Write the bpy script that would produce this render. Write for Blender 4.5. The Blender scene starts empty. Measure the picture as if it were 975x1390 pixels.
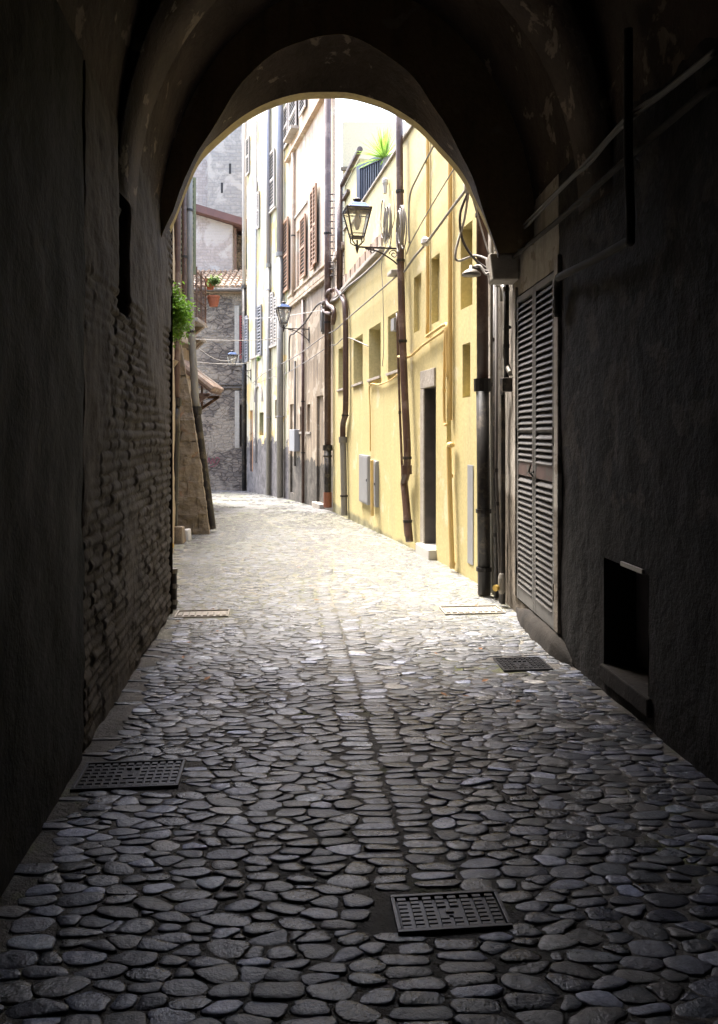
import bpy, math, random
import numpy as np
from mathutils import Vector, Matrix, noise
random.seed(7)
C = bpy.context.scene.collection
F, CX, HY, CH = 1050.0, 487.5, 586.0, 1.55
R = math.radians

# ------------------------------------------------------------------ geometry helpers
def gz(y):                                   # the street falls gently beyond the passage
    return 0.0 if y < 9.5 else -0.0315 * (y - 9.5)
def P(px, py, Y):
    return Vector(((px - CX) * Y / F, Y, CH - (py - HY) * Y / F))
def G(px, py):                               # point of the ground seen at a pixel
    k = (py - HY) / F
    Y = CH / k
    if Y > 9.5: Y = (CH - 0.0315 * 9.5) / (k - 0.0315)
    return Vector(((px - CX) * Y / F, Y, gz(Y)))
class Fac:                                   # a vertical wall plane, u runs from a to b
    def __init__(s, x0, y0, x1, y1, side=1):
        s.o = Vector((x0, y0, 0)); d = Vector((x1 - x0, y1 - y0, 0)); s.L = d.length
        s.d = d.normalized(); s.n = Vector((-s.d.y, s.d.x, 0)) * side
    def p(s, u, z, out=0.0):
        return s.o + s.d * u + s.n * out + Vector((0, 0, z))
    def hit(s, px, py, out=0.0):
        r = Vector(((px - CX) / F, 1, -(py - HY) / F))
        t = (s.o + s.n * out).dot(s.n) / r.dot(s.n)
        q = r * t
        return (q - s.o).dot(s.d), q.z + CH
    def at(s, px, py, out=0.0):
        u, z = s.hit(px, py, out); return s.p(u, z, out)
    def uy(s, Y): return (Y - s.o.y) / s.d.y
    def x(s, Y): return s.o.x + s.d.x / s.d.y * (Y - s.o.y)
class MB:
    def __init__(s): s.v = []; s.f = []; s.c = None
    def add(s, vs, fs):
        b = len(s.v); s.v += [tuple(v) for v in vs]; s.f += [tuple(i + b for i in f) for f in fs]; return s
    def quad(s, a, b, c, d): return s.add([a, b, c, d], [(0, 1, 2, 3)])
    def hexa(s, p):                          # p: 4 bottom (ccw), 4 top
        return s.add(p, [(3, 2, 1, 0), (4, 5, 6, 7), (0, 1, 5, 4), (1, 2, 6, 5), (2, 3, 7, 6), (3, 0, 4, 7)])
    def box(s, x0, x1, y0, y1, z0, z1):
        return s.hexa([(x0, y0, z0), (x1, y0, z0), (x1, y1, z0), (x0, y1, z0), (x0, y0, z1), (x1, y0, z1), (x1, y1, z1), (x0, y1, z1)])
    def fbox(s, f, u0, u1, z0, z1, o0, o1):  # box on a wall plane
        return s.hexa([f.p(u0, z0, o0), f.p(u1, z0, o0), f.p(u1, z0, o1), f.p(u0, z0, o1),
                       f.p(u0, z1, o0), f.p(u1, z1, o0), f.p(u1, z1, o1), f.p(u0, z1, o1)])
    def bar(s, a, b, w, h=None, up=Vector((0, 0, 1))):
        h = h or w; a = Vector(a); b = Vector(b); t = (b - a).normalized()
        if abs(t.dot(up)) > .95: up = Vector((0, 1, 0))
        x = t.cross(up).normalized() * w / 2; y = x.cross(t).normalized() * h / 2
        return s.hexa([a - x - y, a + x - y, a + x + y, a - x + y, b - x - y, b + x - y, b + x + y, b - x + y])
    def tube(s, pts, r, n=10, cap=True):
        pts = [Vector(p) for p in pts]; m = len(pts)
        rs = r if isinstance(r, (list, tuple)) else [r] * m
        t0 = (pts[1] - pts[0]).normalized()
        ref = Vector((0, 0, 1)) if abs(t0.z) < .9 else Vector((0, 1, 0))
        x = t0.cross(ref).normalized(); V = []
        for i in range(m):
            t = (pts[min(i + 1, m - 1)] - pts[max(i - 1, 0)]).normalized()
            x = (x - t * x.dot(t)).normalized(); y = t.cross(x)
            for k in range(n):
                a = 2 * math.pi * k / n
                V.append(pts[i] + (x * math.cos(a) + y * math.sin(a)) * rs[i])
        Fs = [(i * n + k, i * n + (k + 1) % n, (i + 1) * n + (k + 1) % n, (i + 1) * n + k) for i in range(m - 1) for k in range(n)]
        if cap: Fs += [tuple(range(n))[::-1], tuple(range((m - 1) * n, m * n))]
        return s.add(V, Fs)
    def lathe(s, c, prof, n=16):             # prof: (r, z) list about the vertical axis through c
        c = Vector(c); V = []
        for r, z in prof:
            for k in range(n):
                a = 2 * math.pi * (k + .5) / n; V.append(c + Vector((r * math.cos(a), r * math.sin(a), z)))
        m = len(prof)
        Fs = [(i * n + k, i * n + (k + 1) % n, (i + 1) * n + (k + 1) % n, (i + 1) * n + k) for i in range(m - 1) for k in range(n)]
        Fs += [tuple(range(n))[::-1], tuple(range((m - 1) * n, m * n))]
        return s.add(V, Fs)
    def build(s, name, mat, parent=None, smooth=False, bevel=0, local=False, tagd=None):
        off = Vector((0, 0, 0)) if (local or parent is None) else wl(parent)
        me = bpy.data.meshes.new(name)
        me.from_pydata([(v[0] - off.x, v[1] - off.y, v[2] - off.z) for v in s.v], [], s.f)
        me.materials.append(mat); me.update()
        if smooth: me.polygons.foreach_set('use_smooth', [True] * len(me.polygons))
        o = bpy.data.objects.new(name, me); C.objects.link(o)
        if parent is not None: o.parent = parent
        if bevel:
            b = o.modifiers.new('bevel', 'BEVEL'); b.width = bevel; b.segments = 2; b.limit_method = 'ANGLE'
        return o
def wl(o):
    v = Vector(o.location)
    while o.parent: o = o.parent; v += o.location
    return v
def curve(pts, n=8):                          # Catmull-Rom through points
    pts = [Vector(p) for p in pts]; q = [pts[0]] + pts + [pts[-1]]; out = []
    for i in range(1, len(q) - 2):
        a, b, c, d = q[i - 1:i + 3]
        for k in range(n):
            t = k / n
            out.append(.5 * ((2 * b) + (c - a) * t + (2 * a - 5 * b + 4 * c - d) * t * t + (3 * b - a - 3 * c + d) * t ** 3))
    return out + [pts[-1]]
def sag(a, b, s, n=14):
    a = Vector(a); b = Vector(b)
    return [a.lerp(b, i / n) - Vector((0, 0, 4 * s * (i / n) * (1 - i / n))) for i in range(n + 1)]
def tag(o, label, cat, group=None):
    o['label'] = label; o['category'] = cat
    if group: o['group'] = group
    return o
def thing(name, loc, label, cat, group=None, rz=0):
    o = bpy.data.objects.new(name, None); C.objects.link(o); o.empty_display_size = .1
    o.location = loc; o.rotation_euler = (0, 0, rz); return tag(o, label, cat, group)
def single(mb, name, mat, label, cat, group=None, smooth=False, bevel=0):
    return tag(mb.build(name, mat, None, smooth, bevel), label, cat, group)
def copy_tree(o, parent=None):
    c = o.copy(); C.objects.link(c); c.parent = parent
    for ch in list(o.children): copy_tree(ch, c)
    return c

# ------------------------------------------------------------------ materials
class NT:
    def __init__(s, name):
        s.m = bpy.data.materials.new(name); s.m.use_nodes = True; s.t = s.m.node_tree; s.b = s.t.nodes['Principled BSDF']
        s.tc = s.t.nodes.new('ShaderNodeTexCoord').outputs['Object']
    def n(s, typ, ins={}, **kw):
        nd = s.t.nodes.new('ShaderNode' + typ)
        for k, v in kw.items(): setattr(nd, k, v)
        for k, v in ins.items():
            if isinstance(v, bpy.types.NodeSocket): s.t.links.new(v, nd.inputs[k])
            else: nd.inputs[k].default_value = v
        return nd
    def noise(s, scale, detail=5, rough=.6, vec=None, dist=0):
        return s.n('TexNoise', {'Vector': vec or s.tc, 'Scale': scale, 'Detail': detail, 'Roughness': rough, 'Distortion': dist}).outputs['Fac']
    def ramp(s, fac, a, b, ca=(0, 0, 0, 1), cb=(1, 1, 1, 1)):
        r = s.n('ValToRGB', {'Fac': fac}); e = r.color_ramp.elements
        e[0].position = a; e[1].position = b; e[0].color = ca; e[1].color = cb; return r.outputs['Color']
    def mix(s, fac, a, b, mode='MIX'):
        m = s.n('Mix', data_type='RGBA', blend_type=mode)
        for k, v in ((0, fac), (6, a), (7, b)):
            if isinstance(v, bpy.types.NodeSocket): s.t.links.new(v, m.inputs[k])
            else: m.inputs[k].default_value = v
        return m.outputs[2]
    def map(s, sc):
        return s.n('Mapping', {'Vector': s.tc, 'Scale': sc}).outputs[0]
    def set(s, k, v):
        if isinstance(v, bpy.types.NodeSocket): s.t.links.new(v, s.b.inputs[k])
        else: s.b.inputs[k].default_value = v
    def bump(s, h, strength=.5, dist=.01, prev=None):
        ins = {'Height': h, 'Strength': strength, 'Distance': dist}
        if prev is not None: ins['Normal'] = prev
        return s.n('Bump', ins).outputs[0]
def c4(c): return (c[0], c[1], c[2], 1)
def M_simple(name, col, rough=.6, metal=0, var=.25, scale=12, bump=.15, spec=.5, dirt=None):
    t = NT(name); k = tuple(x * (1 - var) for x in col)
    col_ = t.mix(t.ramp(t.noise(scale), .3, .7), c4(k), c4(col))
    if dirt: col_ = t.mix(t.ramp(t.noise(scale * .35, 5, .7), .52, .62), col_, c4(dirt))
    t.set('Base Color', col_); t.set('Roughness', rough); t.set('Metallic', metal); t.set('Specular IOR Level', spec)
    t.set('Normal', t.bump(t.noise(scale * 6), bump, .003)); return t.m
def M_plaster(name, c1, c2, c3=None, c4_=None, scale=1.2, th=(.5, .6), th2=(.6, .64), streak=.5, bump=.3, rough=.9, low=None, grime=None):
    t = NT(name)
    base = t.mix(t.ramp(t.noise(scale, 5, .65), .35, .65), c4(c1), c4(c2))
    if c3:
        st = t.noise(1.6, 6, .6, t.map((3.2, 3.2, .35)))
        base = t.mix(t.n('Math', {0: t.ramp(st, th[0], th[1]), 1: streak}, operation='MULTIPLY').outputs[0], base, c4(c3))
    if c4_:
        base = t.mix(t.ramp(t.noise(scale * 1.7, 5, .6, None, .4), th2[0], th2[1]), base, c4(c4_))
    if low:                                    # a dado of other plaster up to a height: (z, colour)
        z = t.n('SeparateXYZ', {0: t.n('NewGeometry').outputs['Position']}).outputs[2]
        zz = t.n('Math', {0: z, 1: t.n('Math', {0: t.noise(2.2, 5, .7), 1: low[2]}, operation='MULTIPLY').outputs[0]}, operation='ADD').outputs[0]
        f = t.n('MapRange', {0: zz, 1: low[0] + low[2] * .5 - .03, 2: low[0] + low[2] * .5 + .03, 3: 1, 4: 0}).outputs[0]
        lc = t.mix(t.ramp(t.noise(3.5, 5, .7), .38, .6), c4(low[1]), c4(tuple(x * .5 for x in low[1])))
        base = t.mix(f, base, lc)
    fine = t.mix(t.ramp(t.noise(26, 6, .7), .3, .75), (.80, .80, .80, 1), (1.12, 1.12, 1.12, 1))
    base = t.mix(1.0, base, fine, 'MULTIPLY')
    t.set('Base Color', base); t.set('Roughness', rough); t.set('Specular IOR Level', .25)
    b = t.bump(t.noise(scale * 3, 5, .65), bump, .03); t.set('Normal', t.bump(t.noise(60, 4, .6), bump * .8, .004, b)); return t.m
def M_masonry(name, d, c1, c2, mortar, bw=.3, bh=.12, bump=.7, ms=.02, patch=None, dist=.06):
    t = NT(name); pos = t.n('NewGeometry').outputs['Position']
    u = t.n('VectorMath', {0: pos, 1: tuple(d)}, operation='DOT_PRODUCT').outputs['Value']
    z = t.n('SeparateXYZ', {0: pos}).outputs[2]
    nx = t.n('TexNoise', {'Vector': pos, 'Scale': 2.5, 'Detail': 6}).outputs['Color']
    off = t.n('VectorMath', {0: t.n('VectorMath', {0: nx, 1: (.5, .5, .5)}, operation='SUBTRACT').outputs[0], 'Scale': dist * 2}, operation='SCALE').outputs[0]
    v = t.n('VectorMath', {0: t.n('CombineXYZ', {0: u, 1: z}).outputs[0], 1: off}, operation='ADD').outputs[0]
    br = t.n('TexBrick', {'Vector': v, 'Color1': c4(c1), 'Color2': c4(c2), 'Mortar': c4(mortar), 'Scale': 1.0, 'Mortar Size': ms, 'Mortar Smooth': .4, 'Bias': 0.0, 'Brick Width': bw, 'Row Height': bh})
    col = t.mix(t.ramp(t.noise(7, 5, .7), .35, .7), br.outputs['Color'], c4(tuple((a + b) * .35 for a, b in zip(c1, c2))))
    if patch: col = t.mix(t.ramp(t.noise(.9, 5, .65, None, .6), .5, .56), col, c4(patch))
    t.set('Base Color', col); t.set('Roughness', .92); t.set('Specular IOR Level', .2)
    inv = t.n('Math', {0: 1.0, 1: br.outputs['Fac']}, operation='SUBTRACT').outputs[0]
    hh = t.n('Math', {0: inv, 1: t.noise(9, 5, .75)}, operation='ADD').outputs[0]
    t.set('Normal', t.bump(hh, bump, .03)); return t.m

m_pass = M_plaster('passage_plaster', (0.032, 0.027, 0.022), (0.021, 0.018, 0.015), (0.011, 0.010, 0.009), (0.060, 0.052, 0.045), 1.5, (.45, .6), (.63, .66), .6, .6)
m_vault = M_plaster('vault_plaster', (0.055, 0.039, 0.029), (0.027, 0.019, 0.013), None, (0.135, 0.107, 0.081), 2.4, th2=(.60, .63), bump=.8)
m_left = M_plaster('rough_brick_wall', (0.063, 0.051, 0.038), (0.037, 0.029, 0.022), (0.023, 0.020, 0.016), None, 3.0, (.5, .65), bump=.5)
m_leftn = M_plaster('blackish_plaster', (0.006, 0.005, 0.004), (0.003, 0.003, 0.003), (0.002, 0.002, 0.002), None, 1.4, bump=.6)  # even blackish tone, much darker than the brick stretch
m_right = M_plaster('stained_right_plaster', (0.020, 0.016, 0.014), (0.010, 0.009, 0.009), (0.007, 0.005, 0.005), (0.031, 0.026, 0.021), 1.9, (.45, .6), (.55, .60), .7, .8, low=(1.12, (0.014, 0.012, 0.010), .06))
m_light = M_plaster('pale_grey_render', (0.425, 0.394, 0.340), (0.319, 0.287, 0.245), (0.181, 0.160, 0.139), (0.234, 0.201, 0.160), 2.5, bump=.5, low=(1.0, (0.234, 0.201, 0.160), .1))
m_yellow = M_plaster('yellow_paint', (0.565, 0.484, 0.243), (0.520, 0.446, 0.221), (0.420, 0.376, 0.216), (0.602, 0.537, 0.334), .9, (.5, .72), (.60, .66), streak=.55, bump=.16, rough=.75, low=(-.03, (0.383, 0.357, 0.216), .22))
m_yellow2 = M_simple('yellow_painted_pipe', (0.630, 0.450, 0.180), .5, 0, .12, 6, .05)
m_reveal = M_plaster('pale_reveal_paint', (0.606, 0.532, 0.269), (0.532, 0.478, 0.245), None, None, 2, bump=.1)
m_beige = M_plaster('beige_plaster', (.40, .32, .23), (.31, .25, .18), (.17, .145, .115), (.47, .40, .31), 1.1, (.45, .62), (.55, .60), .7, .4, low=(.80, (.14, .125, .105), .9))
m_beigeup = M_plaster('peach_plaster', (.50, .38, .275), (.44, .34, .25), (.27, .22, .17), (.52, .46, .37), .9, (.48, .66), (.56, .62), .6, .4)
m_white = M_plaster('whitewashed_plaster', (0.525, 0.484, 0.380), (0.462, 0.427, 0.320), (0.231, 0.237, 0.110), (0.546, 0.412, 0.190), .8, (.52, .64), (.55, .6), .85, .35, low=(1.3, (0.179, 0.165, 0.160), 2.2))
m_cream = M_plaster('cream_plaster', (0.762, 0.704, 0.508), (0.723, 0.665, 0.489), None, None, .8, bump=.1)
m_ochre = M_plaster('ochre_plaster', (0.313, 0.245, 0.150), (0.258, 0.197, 0.116), (0.163, 0.122, 0.075), (0.354, 0.299, 0.204), 1.4, bump=.5)
def M_rubble(name, c1, c2, mortar, sc=(3.2, 3.2, 6.5), patch=None, bump=.8):
    t = NT(name); pos = t.n('NewGeometry').outputs['Position']
    v = t.n('Mapping', {'Vector': t.n('VectorMath', {0: pos, 1: t.n('VectorMath', {0: t.n('TexNoise', {'Vector': pos, 'Scale': 1.8, 'Detail': 3}).outputs['Color'], 'Scale': .35}, operation='SCALE').outputs[0]}, operation='ADD').outputs[0], 'Scale': sc}).outputs[0]
    cell = t.n('TexVoronoi', {'Vector': v, 'Scale': 1.0}).outputs['Color']; ed = t.n('TexVoronoi', {'Vector': v, 'Scale': 1.0}, feature='DISTANCE_TO_EDGE').outputs['Distance']
    col = t.mix(t.n('SeparateColor', {0: cell}).outputs[0], c4(c1), c4(c2))
    col = t.mix(t.ramp(t.noise(6, 6, .7), .4, .65), col, c4(tuple((a + b) * .33 for a, b in zip(c1, c2))))
    jt = t.ramp(ed, .02, .09)
    col = t.mix(jt, c4(mortar), col)
    if patch: col = t.mix(t.ramp(t.noise(.8, 6, .65, None, .6), .5, .58), col, t.mix(t.ramp(t.noise(12, 6, .7), .35, .7), c4(patch), c4(tuple(x * .7 for x in patch))))
    t.set('Base Color', col); t.set('Roughness', .92); t.set('Specular IOR Level', .2)
    hh = t.n('Math', {0: jt, 1: t.noise(9, 6, .75)}, operation='ADD').outputs[0]
    t.set('Normal', t.bump(hh, bump, .04)); return t.m
m_grey = M_rubble('grey_rubble_wall', (0.250, 0.207, 0.171), (0.119, 0.102, 0.090), (0.090, 0.075, 0.065), (3.6, 3.6, 8.5), (0.288, 0.244, 0.197)) if 1 else M_masonry('grey_rubble_wall', (1, 0, 0), (0.225, 0.193, 0.162), (0.152, 0.128, 0.113), (0.259, 0.222, 0.185), .42, .17, .9, .02, (0.284, 0.241, 0.193), .12)
m_tower = M_masonry('pale_brick_tower_wall', (1, 0, 0), (0.349, 0.326, 0.297), (0.302, 0.289, 0.272), (0.257, 0.244, 0.237), .5, .16, .5, .02, (0.372, 0.347, 0.316))
m_gable = M_masonry('whitewashed_brick_gable', (1, 0, 0), (0.406, 0.361, 0.333), (0.370, 0.327, 0.303), (0.319, 0.268, 0.239), .34, .12, .5, .015, (0.418, 0.385, 0.360))
m_block = M_plaster('buttress_stone', (0.268, 0.217, 0.157), (0.217, 0.179, 0.128), (0.153, 0.126, 0.093), (0.255, 0.158, 0.100), 4, (.5, .65), (.58, .64), .5, .6)
m_stonet = M_plaster('travertine', (0.413, 0.380, 0.330), (0.347, 0.314, 0.272), (0.248, 0.223, 0.198), None, 6, bump=.3)
m_brown = M_simple('brown_pipe_paint', (0.086, 0.045, 0.032), .45, .0, .35, 9, .15, dirt=(0.143, 0.098, 0.075))
m_black = M_simple('cast_iron', (.028, .025, .023), .42, .3, .4, 14, .3, dirt=(.08, .065, .05))
m_lilac = M_simple('grey_zinc_pipe', (0.252, 0.245, 0.266), .4, .3, .15, 8, .05)
m_zinc = M_simple('weathered_zinc', (0.231, 0.217, 0.189), .5, .2, .2, 8, .1)
m_copper = M_simple('copper_shoe', (0.252, 0.096, 0.054), .5, .3, .2)
m_iron = M_simple('lantern_iron', (.045, .035, .032), .5, .4, .3)
m_blue = M_simple('blue_grey_lantern_roof', (.055, .10, .22), .35, .3, .2, 10, .05)
m_cable = M_simple('grey_cable', (0.238, 0.224, 0.210), .6, 0, .2)
m_cabled = M_simple('dark_cable', (0.080, 0.068, 0.060), .6, 0, .3)
m_wire = M_simple('pale_wire', (0.440, 0.416, 0.384), .6, 0, .2)
m_brass = M_simple('brass_valve', (.62, .43, .12), .3, .8, .1)
m_shut = M_simple('grey_shutter_paint', (0.124, 0.120, 0.111), .55, 0, .35, 8, .2, dirt=(0.071, 0.062, 0.058))
m_slat = M_simple('worn_slat_paint', (0.077, 0.071, 0.063), .6, 0, .3, 12, .2)
m_redrail = M_simple('faded_red_rail', (0.102, 0.064, 0.056), .6, 0, .4, 10, .2, dirt=(0.072, 0.080, 0.072))
m_brshut = M_simple('brown_shutter_paint', (0.355, 0.206, 0.119), .6, 0, .2, 10, .1)
m_whshut = M_simple('pale_grey_shutter_paint', (0.409, 0.374, 0.335), .6, 0, .12, 10, .1)
m_blshut = M_simple('blue_grey_shutter_paint', (0.252, 0.253, 0.268), .6, 0, .15, 10, .1)
m_grshut = M_simple('olive_green_shutter_paint', (.17, .18, .09), .6, 0, .2, 10, .1)
m_rdshut = M_simple('red_shutter_paint', (.33, .07, .06), .6, 0, .2, 10, .1)
m_dark = M_simple('opening_shade', (.02, .018, .017), .7, 0, .3)  # near-black, stands in for shade in openings and behind slats
m_wood = M_simple('brown_wood', (.15, .085, .055), .7, 0, .4, 8, .3)
m_door = M_simple('old_grey_door', (.10, .085, .075), .75, 0, .45, 5, .4)
m_tile = M_simple('clay_roof_tile', (0.350, 0.252, 0.182), .85, 0, .45, 5, .4, dirt=(0.434, 0.392, 0.322))
m_eave = M_simple('red_brown_eave', (0.118, 0.057, 0.051), .7, 0, .2, 4, .1)
m_terra = M_simple('terracotta', (0.364, 0.119, 0.056), .8, 0, .15, 10, .1)
m_box = M_simple('grey_cabinet_paint', (0.273, 0.280, 0.293), .5, 0, .12, 6, .05)
m_cover = M_simple('cast_iron_cover', (0.038, 0.038, 0.042), .38, .6, .35, 18, .3)
m_coverl = M_simple('pinkish_cement_cover', (0.288, 0.260, 0.216), .75, 0, .2, 10, .2)
m_whiteb = M_simple('white_marble_block', (0.504, 0.490, 0.462), .7, 0, .12, 10, .1)
m_louv = M_simple('slate_grey_screen', (.085, .095, .12), .5, .1, .15)
m_pink = M_simple('pink_spray_paint', (0.225, 0.045, 0.072), .8, 0, .2)
m_papr = M_simple('torn_paper_notice', (.55, .57, .58), .8, 0, .3, 20, .1)
m_dleaf = M_simple('dry_leaf', (.28, .13, .05), .8, 0, .4, 30, .1)
t = NT('window_glass'); t.set('Base Color', (.03, .035, .04, 1)); t.set('Roughness', .12); m_glass = t.m
m_pcab = M_simple('dusty_grey_cable', (0.104, 0.096, 0.084), .7, 0, .3, 9, .2)
m_duct = M_simple('dusty_dark_duct', (.045, .040, .034), .85, 0, .4, 9, .3, spec=.2)
t = NT('lantern_glass'); t.set('Base Color', (.85, .84, .78, 1)); t.set('Roughness', .15); t.set('Transmission Weight', .85); t.set('IOR', 1.05); m_lglass = t.m
def M_leaf(name, c, c2):
    t = NT(name); t.set('Base Color', t.mix(t.ramp(t.noise(14), .35, .65), c4(c), c4(c2))); t.set('Roughness', .5)
    t.set('Subsurface Weight', 0.0); t.set('Transmission Weight', 0.0)
    tr = t.n('BsdfTranslucent', {'Color': c4(tuple(min(1, x * 1.6) for x in c2))}); mx = t.n('MixShader', {0: .35, 1: t.b.outputs[0], 2: tr.outputs[0]})
    t.t.links.new(mx.outputs[0], t.t.nodes['Material Output'].inputs[0]); return t.m
m_fern = M_leaf('bright_green_leaf', (0.085, 0.187, 0.017), (0.145, 0.272, 0.030))
m_agave = M_leaf('agave_leaf', (.10, .20, .03), (.20, .32, .05))
m_pot = M_leaf('potted_leaf', (.07, .13, .035), (.13, .20, .06))

# stones: colour and wetness carried per stone
t = NT('cobble_stone'); a = t.n('Attribute', attribute_name='stone')
mott = t.mix(t.ramp(t.noise(45, 6, .7), .3, .7), (.50, .50, .52, 1), (1.32, 1.31, 1.28, 1))
scuff = t.ramp(t.noise(9, 5, .7, None, .3), .6, .72)
col = t.mix(1.0, a.outputs['Color'], mott, 'MULTIPLY'); t.set('Base Color', t.mix(t.n('Math', {0: scuff, 1: .3}, operation='MULTIPLY').outputs[0], col, (.30, .27, .23, 1)))
t.set('Roughness', t.n('Math', {0: a.outputs['Alpha'], 1: t.n('Math', {0: t.noise(30), 1: .22}, operation='MULTIPLY').outputs[0]}, operation='ADD').outputs[0])
t.set('Specular IOR Level', .5)
b = t.bump(t.noise(20, 6, .65), .5, .014); t.set('Normal', t.bump(t.noise(110, 4), .6, .004, b)); m_stone = t.m
t = NT('sand_and_daylight_joint'); pos = t.n('NewGeometry').outputs['Position']
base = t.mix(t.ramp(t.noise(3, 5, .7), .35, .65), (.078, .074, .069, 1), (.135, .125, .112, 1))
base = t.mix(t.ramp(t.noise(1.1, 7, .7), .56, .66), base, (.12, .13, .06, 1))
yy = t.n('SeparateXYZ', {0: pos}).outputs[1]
sand_daylight = t.n('MapRange', {0: t.n('Math', {0: yy, 1: t.n('Math', {0: t.noise(1.5, 6, .7), 1: 2.5}, operation='MULTIPLY').outputs[0]}, operation='ADD').outputs[0], 1: 6.6, 2: 8.4}).outputs[0]  # sandy tint outdoors, plus daylight past the arch mouth put into the colour
base = t.mix(sand_daylight, base, t.mix(t.ramp(t.noise(2.5, 6, .7), .4, .62), (.235, .22, .18, 1), (.165, .17, .12, 1)))
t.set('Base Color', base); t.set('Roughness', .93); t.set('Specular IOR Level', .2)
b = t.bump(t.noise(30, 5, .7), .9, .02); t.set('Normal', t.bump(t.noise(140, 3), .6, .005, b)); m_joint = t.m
t = NT('far_paving'); pos = t.n('NewGeometry').outputs['Position']
nx = t.n('TexNoise', {'Vector': pos, 'Scale': 1.4, 'Detail': 4}).outputs['Color']
v = t.n('VectorMath', {0: pos, 1: nx}, operation='ADD').outputs[0]
br = t.n('TexBrick', {'Vector': v, 'Color1': (.17, .17, .18, 1), 'Color2': (.12, .12, .125, 1), 'Mortar': (.09, .085, .07, 1), 'Scale': 1.0, 'Mortar Size': .012, 'Brick Width': .32, 'Row Height': .13})
base = t.mix(t.ramp(t.noise(1.2, 5, .7), .5, .62), br.outputs[0], (.12, .13, .075, 1))
t.set('Base Color', base); t.set('Roughness', .5)
t.set('Normal', t.bump(t.n('Math', {0: t.noise(16, 6), 1: br.outputs['Fac']}, operation='SUBTRACT').outputs[0], .5, .02)); m_far = t.m

# ------------------------------------------------------------------ wall planes
YE = 6.6                                                        # mouth of the passage
def xl(Y): return -1.334 - .0954 * (Y - 3.79)
TL = Fac(xl(-6), -6, xl(YE), YE, -1)
R1 = Fac(1.62, -6, 1.585, 3.2); R2 = Fac(1.585, 3.2, 1.395, 5.4); R3 = Fac(1.395, 5.4, 1.335, 6.95)
YEL = Fac(1.2265, 7.85, -.588, 17.4); R4 = Fac(1.335, 6.95, 1.2265, 7.85)
BEI = Fac(-.588, 17.4, -2.05, 22.48); BL2 = Fac(-2.05, 22.48, -3.97, 27.4)
L1 = Fac(-1.64, YE, -3.98, 17.0, -1)
L2 = Fac(-4.45, 17.0, -4.45, 20.6, -1)
GRW = Fac(-9, 28.2, 2, 28.2, -1)
def xr(Y):
    for f, y1 in ((R1, 3.2), (R2, 5.4), (R3, 6.95), (R4, 7.85), (YEL, 17.4), (BEI, 22.48)):
        if Y <= y1: return f.x(Y)
    return BL2.x(Y)
def xleft(Y):
    if Y < YE: return xl(Y)
    if Y < 17: return L1.x(Y)
    return -4.45 if Y < 20.6 else -9
def wall(mb, f, u0, u1, z0, z1, holes=(), thick=.4, back=True):
    us = sorted({u0, u1} | {h[i] for h in holes for i in (0, 1) if u0 < h[i] < u1})
    zs = sorted({z0, z1} | {h[i] for h in holes for i in (2, 3) if z0 < h[i] < z1})
    for a, b in zip(us, us[1:]):
        for c, d in zip(zs, zs[1:]):
            um, zm = (a + b) / 2, (c + d) / 2
            if any(h[0] < um < h[1] and h[2] < zm < h[3] for h in holes): continue
            mb.quad(f.p(a, c), f.p(b, c), f.p(b, d), f.p(a, d))
    if back:
        mb.quad(f.p(u0, z0, -thick), f.p(u0, z1, -thick), f.p(u1, z1, -thick), f.p(u1, z0, -thick))
        mb.quad(f.p(u0, z1), f.p(u1, z1), f.p(u1, z1, -thick), f.p(u0, z1, -thick))
        mb.quad(f.p(u0, z0), f.p(u0, z1), f.p(u0, z1, -thick), f.p(u0, z0, -thick))
        mb.quad(f.p(u1, z0), f.p(u1, z1), f.p(u1, z1, -thick), f.p(u1, z0, -thick))
def reveal(mb, f, h, depth):
    a, b, c, d = h[:4]
    for p, q in (((a, c), (b, c)), ((b, c), (b, d)), ((b, d), (a, d)), ((a, d), (a, c))):
        mb.quad(f.p(*p), f.p(*q), f.p(q[0], q[1], -depth), f.p(p[0], p[1], -depth))
def hole_px(f, p0, p1, ytop, ybot, at='l'):      # opening on a wall between two pixel columns
    ua, _ = f.hit(p0, HY); ub, _ = f.hit(p1, HY)
    col = p0 if at == 'l' else p1
    zt = f.hit(col, ytop)[1]; zb = f.hit(col, ybot)[1]
    return (min(ua, ub), max(ua, ub), zb, zt)

# ------------------------------------------------------------------ ground
def gnoise(x, y): return noise.noise(Vector((x * 1.3, y * 1.3, 0))) * .007
g = MB(); xs = [-60, -20, -9] + [-4.5 + .25 * i for i in range(37)] + [9, 20, 60]; ys = [-30, -10, -6] + [-5 + .25 * i for i in range(136)] + [32, 40, 60, 120]
for y in ys:
    for x in xs: g.v.append((x, y, gz(min(y, 40)) + (gnoise(x, y) if -5 < y < 28 and abs(x) < 5 else 0) - .004))
nx_ = len(xs)
g.f = [(j * nx_ + i, j * nx_ + i + 1, (j + 1) * nx_ + i + 1, (j + 1) * nx_ + i) for j in range(len(ys) - 1) for i in range(nx_ - 1)]
o = g.build('ground', m_joint, smooth=True); o['kind'] = 'structure'

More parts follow.
